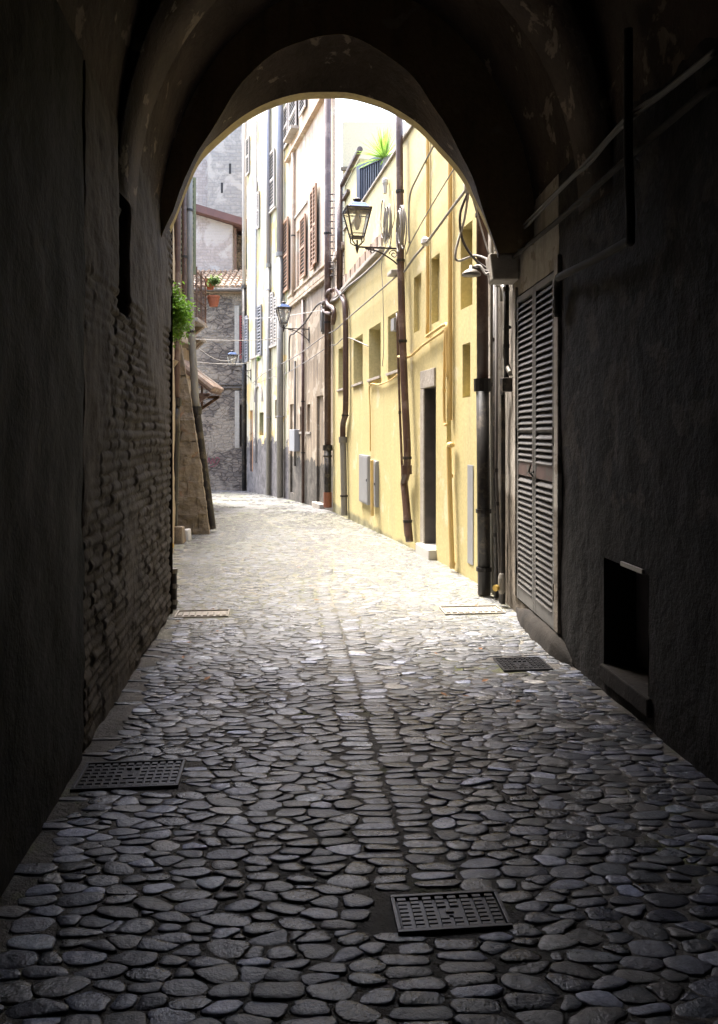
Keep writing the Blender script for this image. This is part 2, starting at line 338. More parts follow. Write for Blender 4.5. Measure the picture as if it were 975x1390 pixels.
covers = []                                     # (cx, cy, w, d) of drain covers, kept free of stones
def axis(Y): return .133 - .095 * (Y - 3.29)    # line of the central gutter
def cover(cx, cy, w, d, cols, rows, mat, label, flat=False):
    covers.append((cx, cy, w, d))
    r = thing('drain_cover', (cx, cy, gz(cy) + gnoise(cx, cy)), label, 'drain cover', 'drain covers let into the paving', rz=R(5.4))
    f = MB(); e = .014; z1 = .009
    for a in ((-w / 2 - e, w / 2 + e, -d / 2 - e, -d / 2), (-w / 2 - e, w / 2 + e, d / 2, d / 2 + e), (-w / 2 - e, -w / 2, -d / 2, d / 2), (w / 2, w / 2 + e, -d / 2, d / 2)):
        f.box(*a, -.02, z1)
    f.build('frame', mat, r, local=True, bevel=.002)
    p = MB().box(-w / 2 + .004, w / 2 - .004, -d / 2 + .004, d / 2 - .004, -.02, -.002)
    sx, sy = w / cols, d / rows
    for i in range(cols):
        for j in range(rows):
            if not flat and abs(i - (cols - 1) / 2) < 1.1 and abs(j - (rows - 1) / 2) < 1.1: continue
            x, y = -w / 2 + (i + .5) * sx, -d / 2 + (j + .5) * sy
            p.box(x - sx * .33, x + sx * .33, y - sy * .30, y + sy * .30, -.004, .006)
    if not flat:
        p.box(-sx * .8, sx * .8, -sy * .9, sy * .9, -.004, .002); p.box(-sx * .3, sx * .3, -sy * .35, sy * .35, .001, .007)
    p.build('plate', mat, r, local=True)
cover(-1.01 - .02, 3.49, .43, .25, 12, 7, m_cover, 'wide dark iron drain cover beside the left wall')
cover(.292, 2.495, .335, .165, 8, 8, m_cover, 'small iron drain cover with raised squares, nearest in the foreground')
cover(1.09, 5.16, .30, .25, 9, 7, m_cover, 'iron drain grating at the foot of the louvred shutters')
cover(.98, 6.72, .50, .26, 9, 1, m_coverl, 'pinkish drain cover by the pipes at the right arch pier', True)
cover(-1.33, 6.58, .42, .22, 8, 1, m_coverl, 'pale drain cover at the foot of the left wall under the arch', True)

# Voronoi-packed stones
SX = .52
seeds = []
GRV = ((8, -.267), (9.6, -.30), (10.6, -.37), (11.6, -.68), (13.83, -1.284), (17.5, -2.31), (20.2, -3.17), (24, -4.9), (28.4, -7.2))
def groove(Y):
    if Y < 8: return axis(Y)
    for (a, p), (b, q) in zip(GRV, GRV[1:]):
        if Y <= b: return p + (q - p) * (Y - a) / (b - a)
    return -7.2
y = 1.15
while y < 28.1:
    far = min(1.6, max(0, (y - 8) / 9))
    step = random.uniform(.045, .067) * (1 + .35 * far)
    x = xleft(y) - .01 + random.uniform(0, .05)
    ax = groove(y)
    while x < xr(y) + .06:
        if y > 21 and x < -6: x = -6
        w = random.choice((random.uniform(.06, .10), random.uniform(.10, .175))) * (1 + .3 * far)
        xx = x + w / 2
        if not (ax - .18 < xx < ax + .17 if y < 10.2 else abs(xx - ax) < .075):
            yy = y + .028 * math.sin(xx * 3.1 + y * 1.7) + random.uniform(-.024, .024)
            seeds.append((xx, yy, 0, random.uniform(-.0008, .0008)))
        x += w
    y += step
y = 1.15
while y < 10.2:
    ax = groove(y)
    seeds.append((ax - .092 + random.uniform(-.012, .012), y + random.uniform(-.008, .008), 1, 0))
    seeds.append((ax + .080 + random.uniform(-.012, .012), y + .02 + random.uniform(-.008, .008), 1, 0))
    y += random.uniform(.042, .062) * (1 + .3 * max(0, (y - 8) / 9))
buck = {}; BS = .16
for i, (x, y, k, wt) in enumerate(seeds): buck.setdefault((int(x * SX // BS), int(y // BS)), []).append(i)
V = []; Fc = []; cols = []
for i, (x, y, k, wt) in enumerate(seeds):
    sx = x * SX; bx, by = int(sx // BS), int(y // BS)
    poly = [(-.15, -.12), (.15, -.12), (.15, .12), (-.15, .12)]
    nb = []
    for a in (-1, 0, 1):
        for b in (-1, 0, 1): nb += buck.get((bx + a, by + b), [])
    nb = sorted((( seeds[j][0] * SX - sx) ** 2 + (seeds[j][1] - y) ** 2, j) for j in nb if j != i)[:16]
    for d2, j in nb:
        dx, dy = seeds[j][0] * SX - sx, seeds[j][1] - y; h = (d2 + wt - seeds[j][3]) / 2; out = []
        for q in range(len(poly)):
            p0, p1 = poly[q], poly[(q + 1) % len(poly)]
            s0, s1 = p0[0] * dx + p0[1] * dy - h, p1[0] * dx + p1[1] * dy - h
            if s0 <= 0: out.append(p0)
            if s0 * s1 < 0:
                tt = s0 / (s0 - s1); out.append((p0[0] + (p1[0] - p0[0]) * tt, p0[1] + (p1[1] - p0[1]) * tt))
        poly = out
        if len(poly) < 3: break
    if len(poly) < 3: continue
    cx_ = sum(p[0] for p in poly) / len(poly); cy_ = sum(p[1] for p in poly) / len(poly)
    n = 16 if y < 7 else (10 if y < 14 else 8)
    rad = []
    for q in range(n):
        a = 2 * math.pi * (q + .5) / n; ca, sa = math.cos(a), math.sin(a); best = .2
        for e in range(len(poly)):
            p0, p1 = poly[e], poly[(e + 1) % len(poly)]
            ex, ey = p1[0] - p0[0], p1[1] - p0[1]; den = ca * ey - sa * ex
            if abs(den) < 1e-9: continue
            tt = ((p0[0] - cx_) * ey - (p0[1] - cy_) * ex) / den
            if 0 < tt < best: best = tt
        rad.append(best)
    sm = [(rad[q - 1] + 3.5 * rad[q] + rad[(q + 1) % n]) / 5.5 for q in range(n)]; po = random.uniform(0, 99)
    sm = [min(sm[q], rad[q] * 1.01) * (1 + .17 * noise.noise(Vector((po, math.cos(6.283 * q / n) * 1.5, math.sin(6.283 * q / n) * 1.5)))) for q in range(n)]
    gap = random.uniform(.0006, .0030) if k == 0 else .003
    shrink = random.uniform(.98, 1.07) if random.random() < .85 else random.uniform(.75, .9)
    h = random.uniform(.0026, .0066) * (1 if k == 0 else .8) * (1 if y < 5.5 else max(.38, 1 - (y - 5.5) * .35)); ux, uy = x + cx_ / SX, y + cy_
    if not (xleft(uy) + .015 < ux < xr(uy) - .015): continue
    rx = max(r_ for r_ in sm) / SX
    hitc = False
    for (ccx, ccy, w, d) in covers:
        if abs(ux - ccx) < w / 2 + rx * .55 and abs(uy - ccy) < d / 2 + .034: hitc = True
    if hitc: continue
    b = len(V); zc = gz(uy) + gnoise(ux, uy) - .004
    tx, ty = random.uniform(-.07, .07), random.uniform(-.10, .10)
    ro = random.gauss(0, .10) if k == 0 else 0; cr_, sr_ = math.cos(ro), math.sin(ro)
    for rr, hh in ((1.0, -.012), (.97, .55), (.88, .93), (.45, 1.0)):
        for q in range(n):
            a = 2 * math.pi * (q + .5) / n
            ra = max(.004, sm[q] * shrink - gap) * rr
            lx, ly = math.cos(a) * ra / SX, math.sin(a) * ra; lx, ly = lx * cr_ - ly * sr_, lx * sr_ + ly * cr_
            z = zc + (hh * h + (lx * tx + ly * ty) if hh > 0 else hh)
            V.append((ux + lx, uy + ly, z))
    V.append((ux, uy, zc + h * 1.03))
    for rg in range(3):
        for q in range(n):
            Fc.append((b + rg * n + q, b + rg * n + (q + 1) % n, b + (rg + 1) * n + (q + 1) % n, b + (rg + 1) * n + q))
    for q in range(n): Fc.append((b + 3 * n + q, b + 3 * n + (q + 1) % n, b + 4 * n))
    v = min(.55, random.lognormvariate(-2.72, .48)) if random.random() < .94 else random.uniform(.22, .40)
    tnt = random.choice(((.90, .97, 1.26), (.87, .97, 1.34), (1.03, 1, .97), (.92, .98, 1.22), (.90, 1, 1.16)))
    moss = noise.noise(Vector((ux * .9, uy * .7, 5))) + max(0, (uy - 9) * .05) + (.25 if xr(uy) - ux < .7 and uy > 9 else 0)
    if uy > 8 and moss > .35: v = (v * .8, v * .86, v * .55)
    else: v = tuple(v * q for q in tnt)
    wetn = noise.noise(Vector((ux * 1.1, uy * .45, 9)))
    rough = .15 + random.uniform(-.06, .16)
    if uy > 7.5 and wetn > -.08: rough = .12
    if uy > 4.6: kk = min(1, (uy - 4.6) / 2.4); far_ = max(.42, .88 - max(0, uy - 8) * .05); v = tuple((q + (.30 * c_ - q) * .66 * kk) * (1 + kk * (far_ - 1)) for q, c_ in zip(v, (.97, .99, .96)))  # daylight past the arch mouth put into stone colour, far stones toned down
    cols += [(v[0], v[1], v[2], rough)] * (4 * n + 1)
me = bpy.data.meshes.new('cobblestone_paving'); me.from_pydata(V, [], Fc); me.materials.append(m_stone)
ca = me.color_attributes.new('stone', 'FLOAT_COLOR', 'POINT'); ca.data.foreach_set('color', np.array(cols, dtype=np.float32).ravel())
me.polygons.foreach_set('use_smooth', [True] * len(me.polygons)); me.update()
o = bpy.data.objects.new('cobblestone_paving', me); C.objects.link(o); o['kind'] = 'structure'
f = MB(); N = 24
for i in range(N + 1):
    Y = 16.9 + (28.3 - 16.9) * i / N; f.v += [(xleft(Y) - .3 if Y < 21 else -9, Y, gz(Y) - .001), (xr(Y) + .2, Y, gz(Y) - .001)]
f.f = [(2 * i, 2 * i + 1, 2 * i + 3, 2 * i + 2) for i in range(N)]
o = f.build('street', m_far); o['kind'] = 'structure'

# ------------------------------------------------------------------ the vaulted passage
PB = thing('archway_building', (0, 0, 0), 'dark stone building with the vaulted archway passage the viewer stands in', 'building')
WT = 3.25
# left wall: displaced grids
def rough_grid(f, u0, u1, z0, z1, step, fn, name, mat, parent):
    nu = max(2, int((u1 - u0) / step)); nz = max(2, int((z1 - z0) / step)); m = MB()
    for j in range(nz + 1):
        z = z0 + (z1 - z0) * j / nz
        for i in range(nu + 1):
            u = u0 + (u1 - u0) * i / nu; m.v.append(tuple(f.p(u, z, fn(u, z))))
    m.f = [(j * (nu + 1) + i, j * (nu + 1) + i + 1, (j + 1) * (nu + 1) + i + 1, (j + 1) * (nu + 1) + i) for j in range(nz) for i in range(nu)]
    return m.build(name, mat, parent, smooth=True)
_rr = {}
def rnd(*k):
    if k not in _rr: _rr[k] = random.random()
    return _rr[k]
def nz3(u, z, s, o=0): return noise.noise(Vector((u * s, z * s, o)))
uG = TL.uy(3.70)
def left_fn(u, z):
    d = .012 * nz3(u, z, 1.2) + .010 * nz3(u, z, 5, 3) + .004 * nz3(u, z, 16, 5)
    bh = .060; zz = z + .02 * nz3(u, z, 1.5, 8); row = int(zz // bh); bw = .17 + .14 * rnd('w', row)
    uu = u + rnd('o', row) * .3; c = int(uu // bw); fz = (zz % bh) / bh; fu = (uu % bw) / bw
    e = min(fz * bh, (1 - fz) * bh, fu * bw, (1 - fu) * bw)
    edge = min(1, max(0, (e - .004) / .010))
    mask = min(1, max(0, (nz3(u, z, .8, 11) + .15 + .5 * (u - uG) / 3 - .25 + (.2 if z < 2.4 else -.6)) * 4))
    d += mask * ((edge - 1) * .013 + (rnd('h', row, c) - .5) * .018)
    uY = TL.o.y + u * TL.d.y
    if 4.50 < uY < 4.85 and 2.2 < z < 3.3:
        d -= .28 * min(1, max(0, (z - 2.25) * 10)) * min(1, (uY - 4.5) * 25, (4.85 - uY) * 25)
    if u < uG + .03: d -= .05
    return d
rough_grid(TL, uG, TL.L, -.05, WT + .1, .0145, left_fn, 'left_wall', m_left, PB)
rough_grid(TL, 0, uG - .045, -.05, WT + .1, .05, lambda u, z: .02 + .018 * nz3(u, z, 1.1) + .012 * nz3(u, z, 4, 2) + .006 * nz3(u, z, 12, 3), 'left_wall', m_leftn, PB)['label'] = 'blackish plastered near stretch of the left wall'
m = MB(); m.fbox(TL, 0, TL.L - .02, -.05, 7.4, -.75, -.34); m.fbox(TL, uG - .12, uG + .06, -.05, WT, -.35, -.06)
m.quad(TL.p(TL.L, -.05, -.75), TL.p(TL.L, WT + .1, -.75), TL.p(TL.L, WT + .1, .012), TL.p(TL.L, -.05, .012))
m.build('outer_wall', m_pass, PB)
# right wall
hN = hole_px(R2, 820, 880, 768, 925, 'l'); hS = hole_px(R3, 703, 755.5, 398, 824, 'l'); hS = (hS[0], hS[1], .13, 2.70)
hNz = (hN[0], hN[1], .16, .80)
def rfn(u, z, s=0): return .010 * nz3(u, z, 1.4, 20 + s) + .007 * nz3(u, z, 5, 22 + s) + .003 * nz3(u, z, 15, 24)
def holed_grid(f, u0, u1, z0, z1, step, holes, name, mat, parent, fn=rfn):
    us = [u0]
    cuts = sorted({u0, u1} | {h[i] for h in holes for i in (0, 1)}); us = []
    for a, b in zip(cuts, cuts[1:]):
        k = max(1, int((b - a) / step)); us += [a + (b - a) * i / k for i in range(k)]
    us.append(u1); cuts = sorted({z0, z1} | {h[i] for h in holes for i in (2, 3)}); zs = []
    for a, b in zip(cuts, cuts[1:]):
        k = max(1, int((b - a) / step)); zs += [a + (b - a) * i / k for i in range(k)]
    zs.append(z1); m = MB(); nu = len(us)
    for z in zs:
        for u in us: m.v.append(tuple(f.p(u, z, fn(u, z))))
    for j in range(len(zs) - 1):
        for i in range(nu - 1):
            um, zm = (us[i] + us[i + 1]) / 2, (zs[j] + zs[j + 1]) / 2
            if any(h[0] < um < h[1] and h[2] < zm < h[3] for h in holes): continue
            m.f.append((j * nu + i, j * nu + i + 1, (j + 1) * nu + i + 1, (j + 1) * nu + i))
    o = m.build(name, mat, parent, smooth=True)
    return o
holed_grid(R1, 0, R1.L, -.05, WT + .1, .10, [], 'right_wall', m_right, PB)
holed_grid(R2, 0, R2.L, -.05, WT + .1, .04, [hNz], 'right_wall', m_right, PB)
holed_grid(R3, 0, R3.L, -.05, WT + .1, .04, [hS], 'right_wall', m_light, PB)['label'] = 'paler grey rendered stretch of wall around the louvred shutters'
m = MB(); reveal(m, R2, hNz, .22); reveal(m, R3, hS, .16)
m.fbox(R1, 0, R1.L, -.05, 7.4, -.7, -.3); m.fbox(R2, 0, R2.L, -.05, 7.4, -.72, -.32); m.fbox(R3, 0, R3.L, -.05, 7.4, -.74, -.34)
m.fbox(R3, hS[0], hS[1], .13, 2.7, -.2, -.155)
m.build('outer_wall', m_pass, PB)
MB().fbox(R2, hNz[0] - .01, hNz[1] + .01, .14, .82, -.26, -.2).build('low_hatch', m_door, PB)
m = MB().fbox(R2, hNz[0] - .03, hNz[1] + .02, .06, .165, -.2, .02); m.build('hatch_sill', m_pass, PB, bevel=.012)
MB().fbox(R2, hNz[0] + .05, hNz[0] + .32, .795, .82, -.05, .012).build('hatch_lintel', m_zinc, PB, bevel=.003)
# rough plinth below the shutters
m = MB(); k = 26
for j, (zz, oo) in enumerate(((-.05, .085), (.07, .075), (.125, .045), (.135, -.01))):
    for i in range(k + 1):
        u = hS[0] - .05 + (hS[1] - hS[0] + .42) * i / k - .3
        e_ = min(1, i / 4, (k - i) / 8); m.v.append(tuple(R3.p(u, zz * (.3 + .7 * e_) + .012 * nz3(u, zz, 6, 3), (oo + .022 * nz3(u, zz, 9, j)) * e_)))
m.f = [(j * (k + 1) + i, j * (k + 1) + i + 1, (j + 1) * (k + 1) + i + 1, (j + 1) * (k + 1) + i) for j in range(3) for i in range(k)]
m.build('plinth', m_pass, PB, smooth=True)
# shutters
um = (hS[0] + hS[1]) / 2
for s, (ua, ub) in enumerate(((hS[0] + .012, um - .004), (um + .004, hS[1] - .012))):
    lf = bpy.data.objects.new('shutter_leaf', None); C.objects.link(lf); lf.parent = PB; lf.location = R3.p(ua, .14)
    fr = MB(); z0, z1 = .145, 2.685; st = .05
    fr.fbox(R3, ua, ua + st, z0, z1, -.03, .012); fr.fbox(R3, ub - st, ub, z0, z1, -.03, .012)
    fr.fbox(R3, ua + st, ub - st, z0, z0 + .11, -.028, .010); fr.fbox(R3, ua + st, ub - st, z1 - .05, z1, -.028, .010); fr.fbox(R3, ua + st, ub - st, 1.545, 1.56, -.028, .008)
    fr.build('frame', m_shut, lf, bevel=.003)
    sl = MB()
    def slats(za, zb, k, tilt):
        for i in range(k):
            zc = za + (zb - za) * (i + .5) / k; hh = (zb - za) / k * .62
            jj = random.uniform(-.003, .003)
            a0, a1 = R3.p(ua + st, zc - hh, .014 * tilt + .002 + jj), R3.p(ub - st, zc - hh, .014 * tilt + .002)
            b0, b1 = R3.p(ua + st, zc + hh * .55, -.024), R3.p(ub - st, zc + hh * .55, -.024)
            dz = Vector((0, 0, .007)); sl.hexa([a0, a1, b1, b0, a0 + dz, a1 + dz, b1 + dz, b0 + dz])
    slats(z0 + .115, 1.19, 20, 1); slats(1.31, 1.545, 5, 1.0); slats(1.565, z1 - .055, 22, .75)
    sl.build('louvres', m_slat, lf)
    MB().fbox(R3, ua + st, ub - st, z0 + .1, z1 - .05, -.075, -.07).build('slat_shade_backing', m_dark, lf)  # dark sheet painting the shade in the slat gaps
    MB().fbox(R3, ua + st, ub - st, 1.19, 1.305, -.027, .009).build('middle_rail', m_redrail, lf, bevel=.003)
    for zz in (.35, 1.45, 2.35):
        hg = MB(); hg.fbox(R3, (ua - .01 if s == 0 else ub - .012), (ua + .012 if s == 0 else ub + .01), zz, zz + .13, .010, .024)
        hg.build('hinge', m_black, lf)
    if s == 0: continue
    lt = MB().tube([R3.p(ua + .02, 1.2, .01), R3.p(ua + .02, 1.24, .045), R3.p(ua + .02, 1.29, .03)], .008, 8)
    lt.tube([R3.p(ua - .06, 1.24, .03), R3.p(ua + .10, 1.225, .035)], .008, 8); lt.build('latch', m_black, lf)
# wall frame around shutter (raised render band and lintel)
m = MB(); m.fbox(R3, hS[0] - .10, hS[0] - .004, .15, 2.78, -.01, .022); m.fbox(R3, hS[1] + .004, hS[1] + .10, .15, 2.78, -.01, .022)
m.build('door_surround', m_light, PB, bevel=.006)
# vault: loft through stations
def loft(stations, name, mat, parent, flip=False):
    m = MB(); n = len(stations[0][1])
    for Y, pr in stations:
        for (x, z) in pr: m.v.append((x, Y, z))
    m.f = [(i * n + k, i * n + k + 1, (i + 1) * n + k + 1, (i + 1) * n + k) for i in range(len(stations) - 1) for k in range(n - 1)]
    return m.build(name, mat, parent, smooth=True)
def resample(pts, n):
    d = [0]
    for a, b in zip(pts, pts[1:]): d.append(d[-1] + math.hypot(b[0] - a[0], b[1] - a[1]))
    out = []
    for i in range(n):
        s = d[-1] * i / (n - 1); k = max(j for j in range(len(d)) if d[j] <= s + 1e-9); k = min(k, len(pts) - 2)
        tt = (s - d[k]) / max(1e-9, d[k + 1] - d[k]); out.append((pts[k][0] + (pts[k + 1][0] - pts[k][0]) * tt, pts[k][1] + (pts[k + 1][1] - pts[k][1]) * tt))
    return out
def prof_px(pix, Y, n=61):
    pts = [((px - CX) * Y / F, CH - (py - HY) * Y / F) for px, py in pix]
    c = curve([Vector((a, b, 0)) for a, b in pts], 8); return resample([(q.x, q.y) for q in c], n)
def ell(Y, spring, rise, n=61, inset=0.0, pw=1.0):
    a, b = xl(Y) - .02 + inset, xr(Y) + .02 - inset; c, h = (a + b) / 2, (b - a) / 2
    return resample([(c - h * math.cos(q), spring + rise * math.sin(q)) for q in [math.pi * i / 90 for i in range(91)]], n)
mouth = prof_px([(226, 400), (224, 370), (228, 333), (237, 303), (251, 267), (267, 231), (287, 205), (318, 177), (359, 151), (400, 138), (441, 134), (475, 135), (506, 143), (536, 156), (567, 177), (598, 210), (624, 241), (644, 277), (660, 308), (671, 336), (674, 352)], YE)
inner = prof_px([(205, 392), (207, 365), (215, 335), (228, 298), (247, 250), (269, 207), (301, 152), (349, 90), (390, 62), (441, 48), (480, 49), (526, 74), (567, 113), (598, 157), (629, 215), (654, 277), (670, 320), (677, 345)], 6.05)
def jit(pr, s, o): return [(x + s * noise.noise(Vector((x * 3, z * 3, o))), z + s * noise.noise(Vector((x * 3, z * 3, o + 7)))) for x, z in pr]
mid = [((a[0] + b[0]) / 2, (a[1] + b[1]) / 2) for a, b in zip(mouth, inner)]
m_rim = M_plaster('cream_rim_paint', (.52, .42, .20), (.40, .33, .17), (.25, .2, .12), None, 3, bump=.3)
loft([(YE, [(x, z) for x, z in jit(mouth, .012, 1)]), (YE - .13, jit(mouth, .012, 1))], 'arch_rim', m_rim, PB)
EA = loft([(YE - .13, jit(mouth, .012, 1)), (6.33, jit(mid, .03, 2)), (6.05, jit(inner, .03, 3))], 'end_arch', m_vault, PB)
m = MB()                                       # outer face of the mouth and inner step, as ring walls
def ring(m, pr, Y, xa, xb, zt, zb):
    n = len(pr); outer = []
    for (x, z) in pr:
        cx_ = (xa + xb) / 2; dx, dz = x - cx_, z - 2.6
        tt = 1e9
        if dx > 1e-6: tt = min(tt, (xb - cx_) / dx)
        if dx < -1e-6: tt = min(tt, (xa - cx_) / dx)
        if dz > 1e-6: tt = min(tt, (zt - 2.6) / dz)
        outer.append((cx_ + dx * tt, 2.6 + dz * tt))
    for i in range(n - 1):
        m.quad((pr[i][0], Y, pr[i][1]), (pr[i + 1][0], Y, pr[i + 1][1]), (outer[i + 1][0], Y, outer[i + 1][1]), (outer[i][0], Y, outer[i][1]))
pj = jit(mouth, .012, 1); ring(m, pj, YE, -2.4, 2.1, 7.4, 2.6)
ring(m, jit(inner, .03, 3), 6.05, -2.4, 2.1, 7.4, 2.6)
m.build('spandrel', m_ochre, PB)
m = MB().box(-2.4, 2.1, 5.0, YE - .01, 7.3, 7.4); m.box(-3.0, 3.0, -7, 5.0, 7.3, 7.4); m.box(-2.4, 2.1, YE - .45, YE - .012, 5.3, 7.3)
m.build('roof', m_pass, PB)
loft([(6.05, ell(6.05, 3.0, 2.05)), (5.0, ell(5.0, 3.0, 2.1))], 'vault', m_vault, PB)
ribn = ell(4.5, 2.95, 1.95, inset=.02); ribf = ell(5.0, 2.95, 1.80, inset=.03)
loft([(5.0, ell(5.0, 3.0, 2.12)), (5.0, ribf), (4.75, jit(ell(4.75, 2.95, 1.86, inset=.025), .03, 4)), (4.5, ribn), (4.5, ell(4.5, 3.0, 2.3))], 'rib_arch', m_vault, PB)
loft([(4.5, ell(4.5, 3.0, 2.3)), (3.0, ell(3.0, 3.0, 2.3)), (0, ell(0, 3.0, 2.3)), (-6, ell(-6, 3.0, 2.3))], 'vault', m_vault, PB)
MB().box(-1.5, 2.6, -6.3, -6, -.05, 6).build('rear_light_block', m_leftn, PB)  # unseen wall added across the passage to keep daylight out
for (c, s) in ((P(221, 381, 6.42), -1), (P(670, 362, 6.62), 1)):   # corbels under the arch
    m = MB(); w = .085
    if s < 0: m.hexa([c + Vector(q) for q in ((-.14, -.10, -.13), (-.04, -.10, -.13), (-.04, .17, -.13), (-.14, .17, -.13), (-.14, -.12, .06), (.065, -.12, .03), (.065, .17, .03), (-.14, .17, .06))])
    else: m.hexa([c + Vector(q) for q in ((-.02, -.10, -.13), (.20, -.10, -.13), (.20, .14, -.13), (-.02, .14, -.13), (-.05, -.12, .09), (.20, -.12, .09), (.20, .14, .09), (-.05, .14, .09))])
    m.build('corbel', m_pass if s < 0 else m_stonet, PB, bevel=.015)
c = P(146, 290, 4.6); MB().hexa([c + Vector(q) for q in ((-.1, -.1, -.11), (-.0, -.1, -.11), (.0, .1, -.09), (-.1, .1, -.11), (-.1, -.11, .1), (.06, -.11, .06), (.06, .12, .06), (-.1, .12, .1))]).build('corbel', m_pass, PB, bevel=.02)

# ------------------------------------------------------------------ pale rendered wall just outside on the right
GW = thing('rendered_wall', R4.p(0, 0), 'narrow strip of pale grey rendered wall between archway and yellow house', 'wall')
o = holed_grid(R4, 0, R4.L, -.05, 5.7, .05, [], 'render', m_light, GW)
MB().fbox(R4, 0, R4.L - .004, -.05, 7.3, -.4, -.03).build('core', m_light, GW)

# ------------------------------------------------------------------ yellow house
YH = thing('yellow_house', YEL.p(0, 0), 'low yellow painted house with deep window recesses along the right side', 'house')
wz = (2.44, 3.32)
wins = []
for p0, p1 in ((459.5, 470), (479.8, 492.6), (501, 517), (527, 543.5)):
    a, b, _, _ = hole_px(YEL, p0, p1, 500, 510); wins.append((a, b) + wz)
recs = [hole_px(YEL, 562, 572, 383, 457), hole_px(YEL, 586, 597, 352, 437), hole_px(YEL, 625.5, 641.5, 305, 414)]
recs = [(a, b, 2.88, 3.62 + .07 * i) for i, (a, b, c, d) in enumerate(recs)]
slot = hole_px(YEL, 628, 638.5, 468, 540)
dr = hole_px(YEL, 577, 592, 530, 700); door = (dr[0], dr[1], .02, 2.10)
nich = hole_px(YEL, 606.5, 612.5, 508, 605)
allh = wins + recs + [slot, door, nich]
m = MB(); UY = YEL.uy(17.4); wall(m, YEL, 0, UY, -.4, 4.55, allh, .5); m.build('wall', m_yellow, YH)
UA, UB = 0, YEL.uy(15.9); m = MB(); wall(m, YEL, UA, UB, 4.55, 5.66, [], .5); m.build('upper_wall', m_yellow, YH)
m = MB()
for h, d in [(w, .36) for w in wins] + [(recs[0], .06), (recs[1], .08), (recs[2], .13), (slot, .11), (nich, .12)]:
    m = MB(); reveal(m, YEL, h, d); m.build('window_reveal', m_reveal if d > .3 else m_yellow, YH)
for w in wins:
    o = MB().fbox(YEL, w[0] - .02, w[1] + .02, w[2] - .02, w[3] + .02, -.40, -.36).build('window', m_glass, YH)
    g_ = MB()
    for i in range(5):
        u = w[0] + (w[1] - w[0]) * (i + .5) / 5; g_.bar(YEL.p(u, w[2], -.22), YEL.p(u, w[3], -.22), .018)
    for i in range(4):
        z = w[2] + (w[3] - w[2]) * (i + .5) / 4; g_.bar(YEL.p(w[0], z, -.22), YEL.p(w[1], z, -.22), .012, .03)
    g_.build('grille', m_wood, o)
    MB().fbox(YEL, w[0] - .03, w[1] + .03, w[2] - .03, w[2] + .012, -.34, .035).build('window_sill', m_stonet, o, bevel=.004)
for h, d in ((recs[0], .06), (recs[1], .08), (recs[2], .13), (slot, .11)):
    MB().fbox(YEL, h[0] - .02, h[1] + .02, h[2] - .02, h[3] + .02, -d - .03, -d).build('blind_window', m_yellow, YH)
MB().fbox(YEL, nich[0] - .02, nich[1] + .02, nich[2] - .02, nich[3] + .02, -.15, -.12).build('meter_niche', m_box, YH)
m = MB(); reveal(m, YEL, door, .32); m.build('door_reveal', m_door, YH)
dd = MB().fbox(YEL, door[0] - .02, door[1] + .02, 0, door[3] + .02, -.37, -.32).build('door', m_door, YH)
MB().fbox(YEL, door[1] - .12, door[1] - .08, 1.0, 1.06, -.32, -.27).build('handle', m_brass, dd)
m = MB(); m.fbox(YEL, door[1] + .004, door[1] + .17, -.05, 2.10, -.05, .018); m.fbox(YEL, door[0] + .01, door[1] + .17, 2.104, 2.33, -.05, .020)
m.build('door_surround', m_stonet, YH, bevel=.006)
MB().fbox(YEL, door[0] - .02, door[1] + .10, -.05, .12, -.30, .10).build('doorstep', m_whiteb, YH, bevel=.012)
m = MB(); m.fbox(YEL, 0, UB, 5.664, 5.70, -.55, .035); m.build('parapet_coping', m_stonet, YH, bevel=.004)
MB().fbox(YEL, 0, UY - .02, 5.45, 5.5, -5.5, -.5).build('terrace', m_stonet, YH)
# attic block with gutter at the far end of the terrace
ua, ub = YEL.uy(14.35), YEL.uy(15.95); m = MB(); m.fbox(YEL, ua, ub, 5.70, 6.62, -1.6, -.02); m.build('attic_wall', m_yellow, YH)
m = MB().tube([YEL.p(ua - .3, 6.68, .03), YEL.p(ub + .1, 6.66, .03)], .055, 10); m.fbox(YEL, ub - .62, ub, 6.30, 6.36, -.01, .05)
m.build('gutter', m_brown, YH, smooth=False)
m = MB(); m.fbox(YEL, UB + .004, UY, 4.554, 5.35, -.5, -.01); m.build('side_parapet', m_beige, YH)
m = MB()
for i in range(7): m.tube([YEL.p(UB + .02 + i * .2, 5.37 + .012 * (i % 2), .06), YEL.p(UB + .02 + i * .2, 5.40, -.5)], .085, 8)
m.build('parapet_tiles', m_tile, YH)
# ledge with slates and conduit under the upper wall
u0, u1 = YEL.hit(520, 340)[0], YEL.hit(452, 405)[0]; m = MB()
k = int((u1 - u0) / .24)
for i in range(k):
    a = u0 + (u1 - u0) * i / k; m.fbox(YEL, a + .01, a + (u1 - u0) / k - .005, 4.50, 4.50 + .19 + .03 * rnd('sl', i), -.01, .035 + .014 * (i % 2))
m.build('slate_course', m_tile, YH)
m = MB().fbox(YEL, u0 - .1, u1, 4.41, 4.48, -.01, .09); m.build('ledge', m_stonet, YH, bevel=.01)
# painted flush panels
a, b, _, _ = hole_px(YEL, 635.5, 643, 640, 700); MB().fbox(YEL, a, b, .16, 1.20, -.01, .008).build('flush_panel', m_box, YH, bevel=.002)

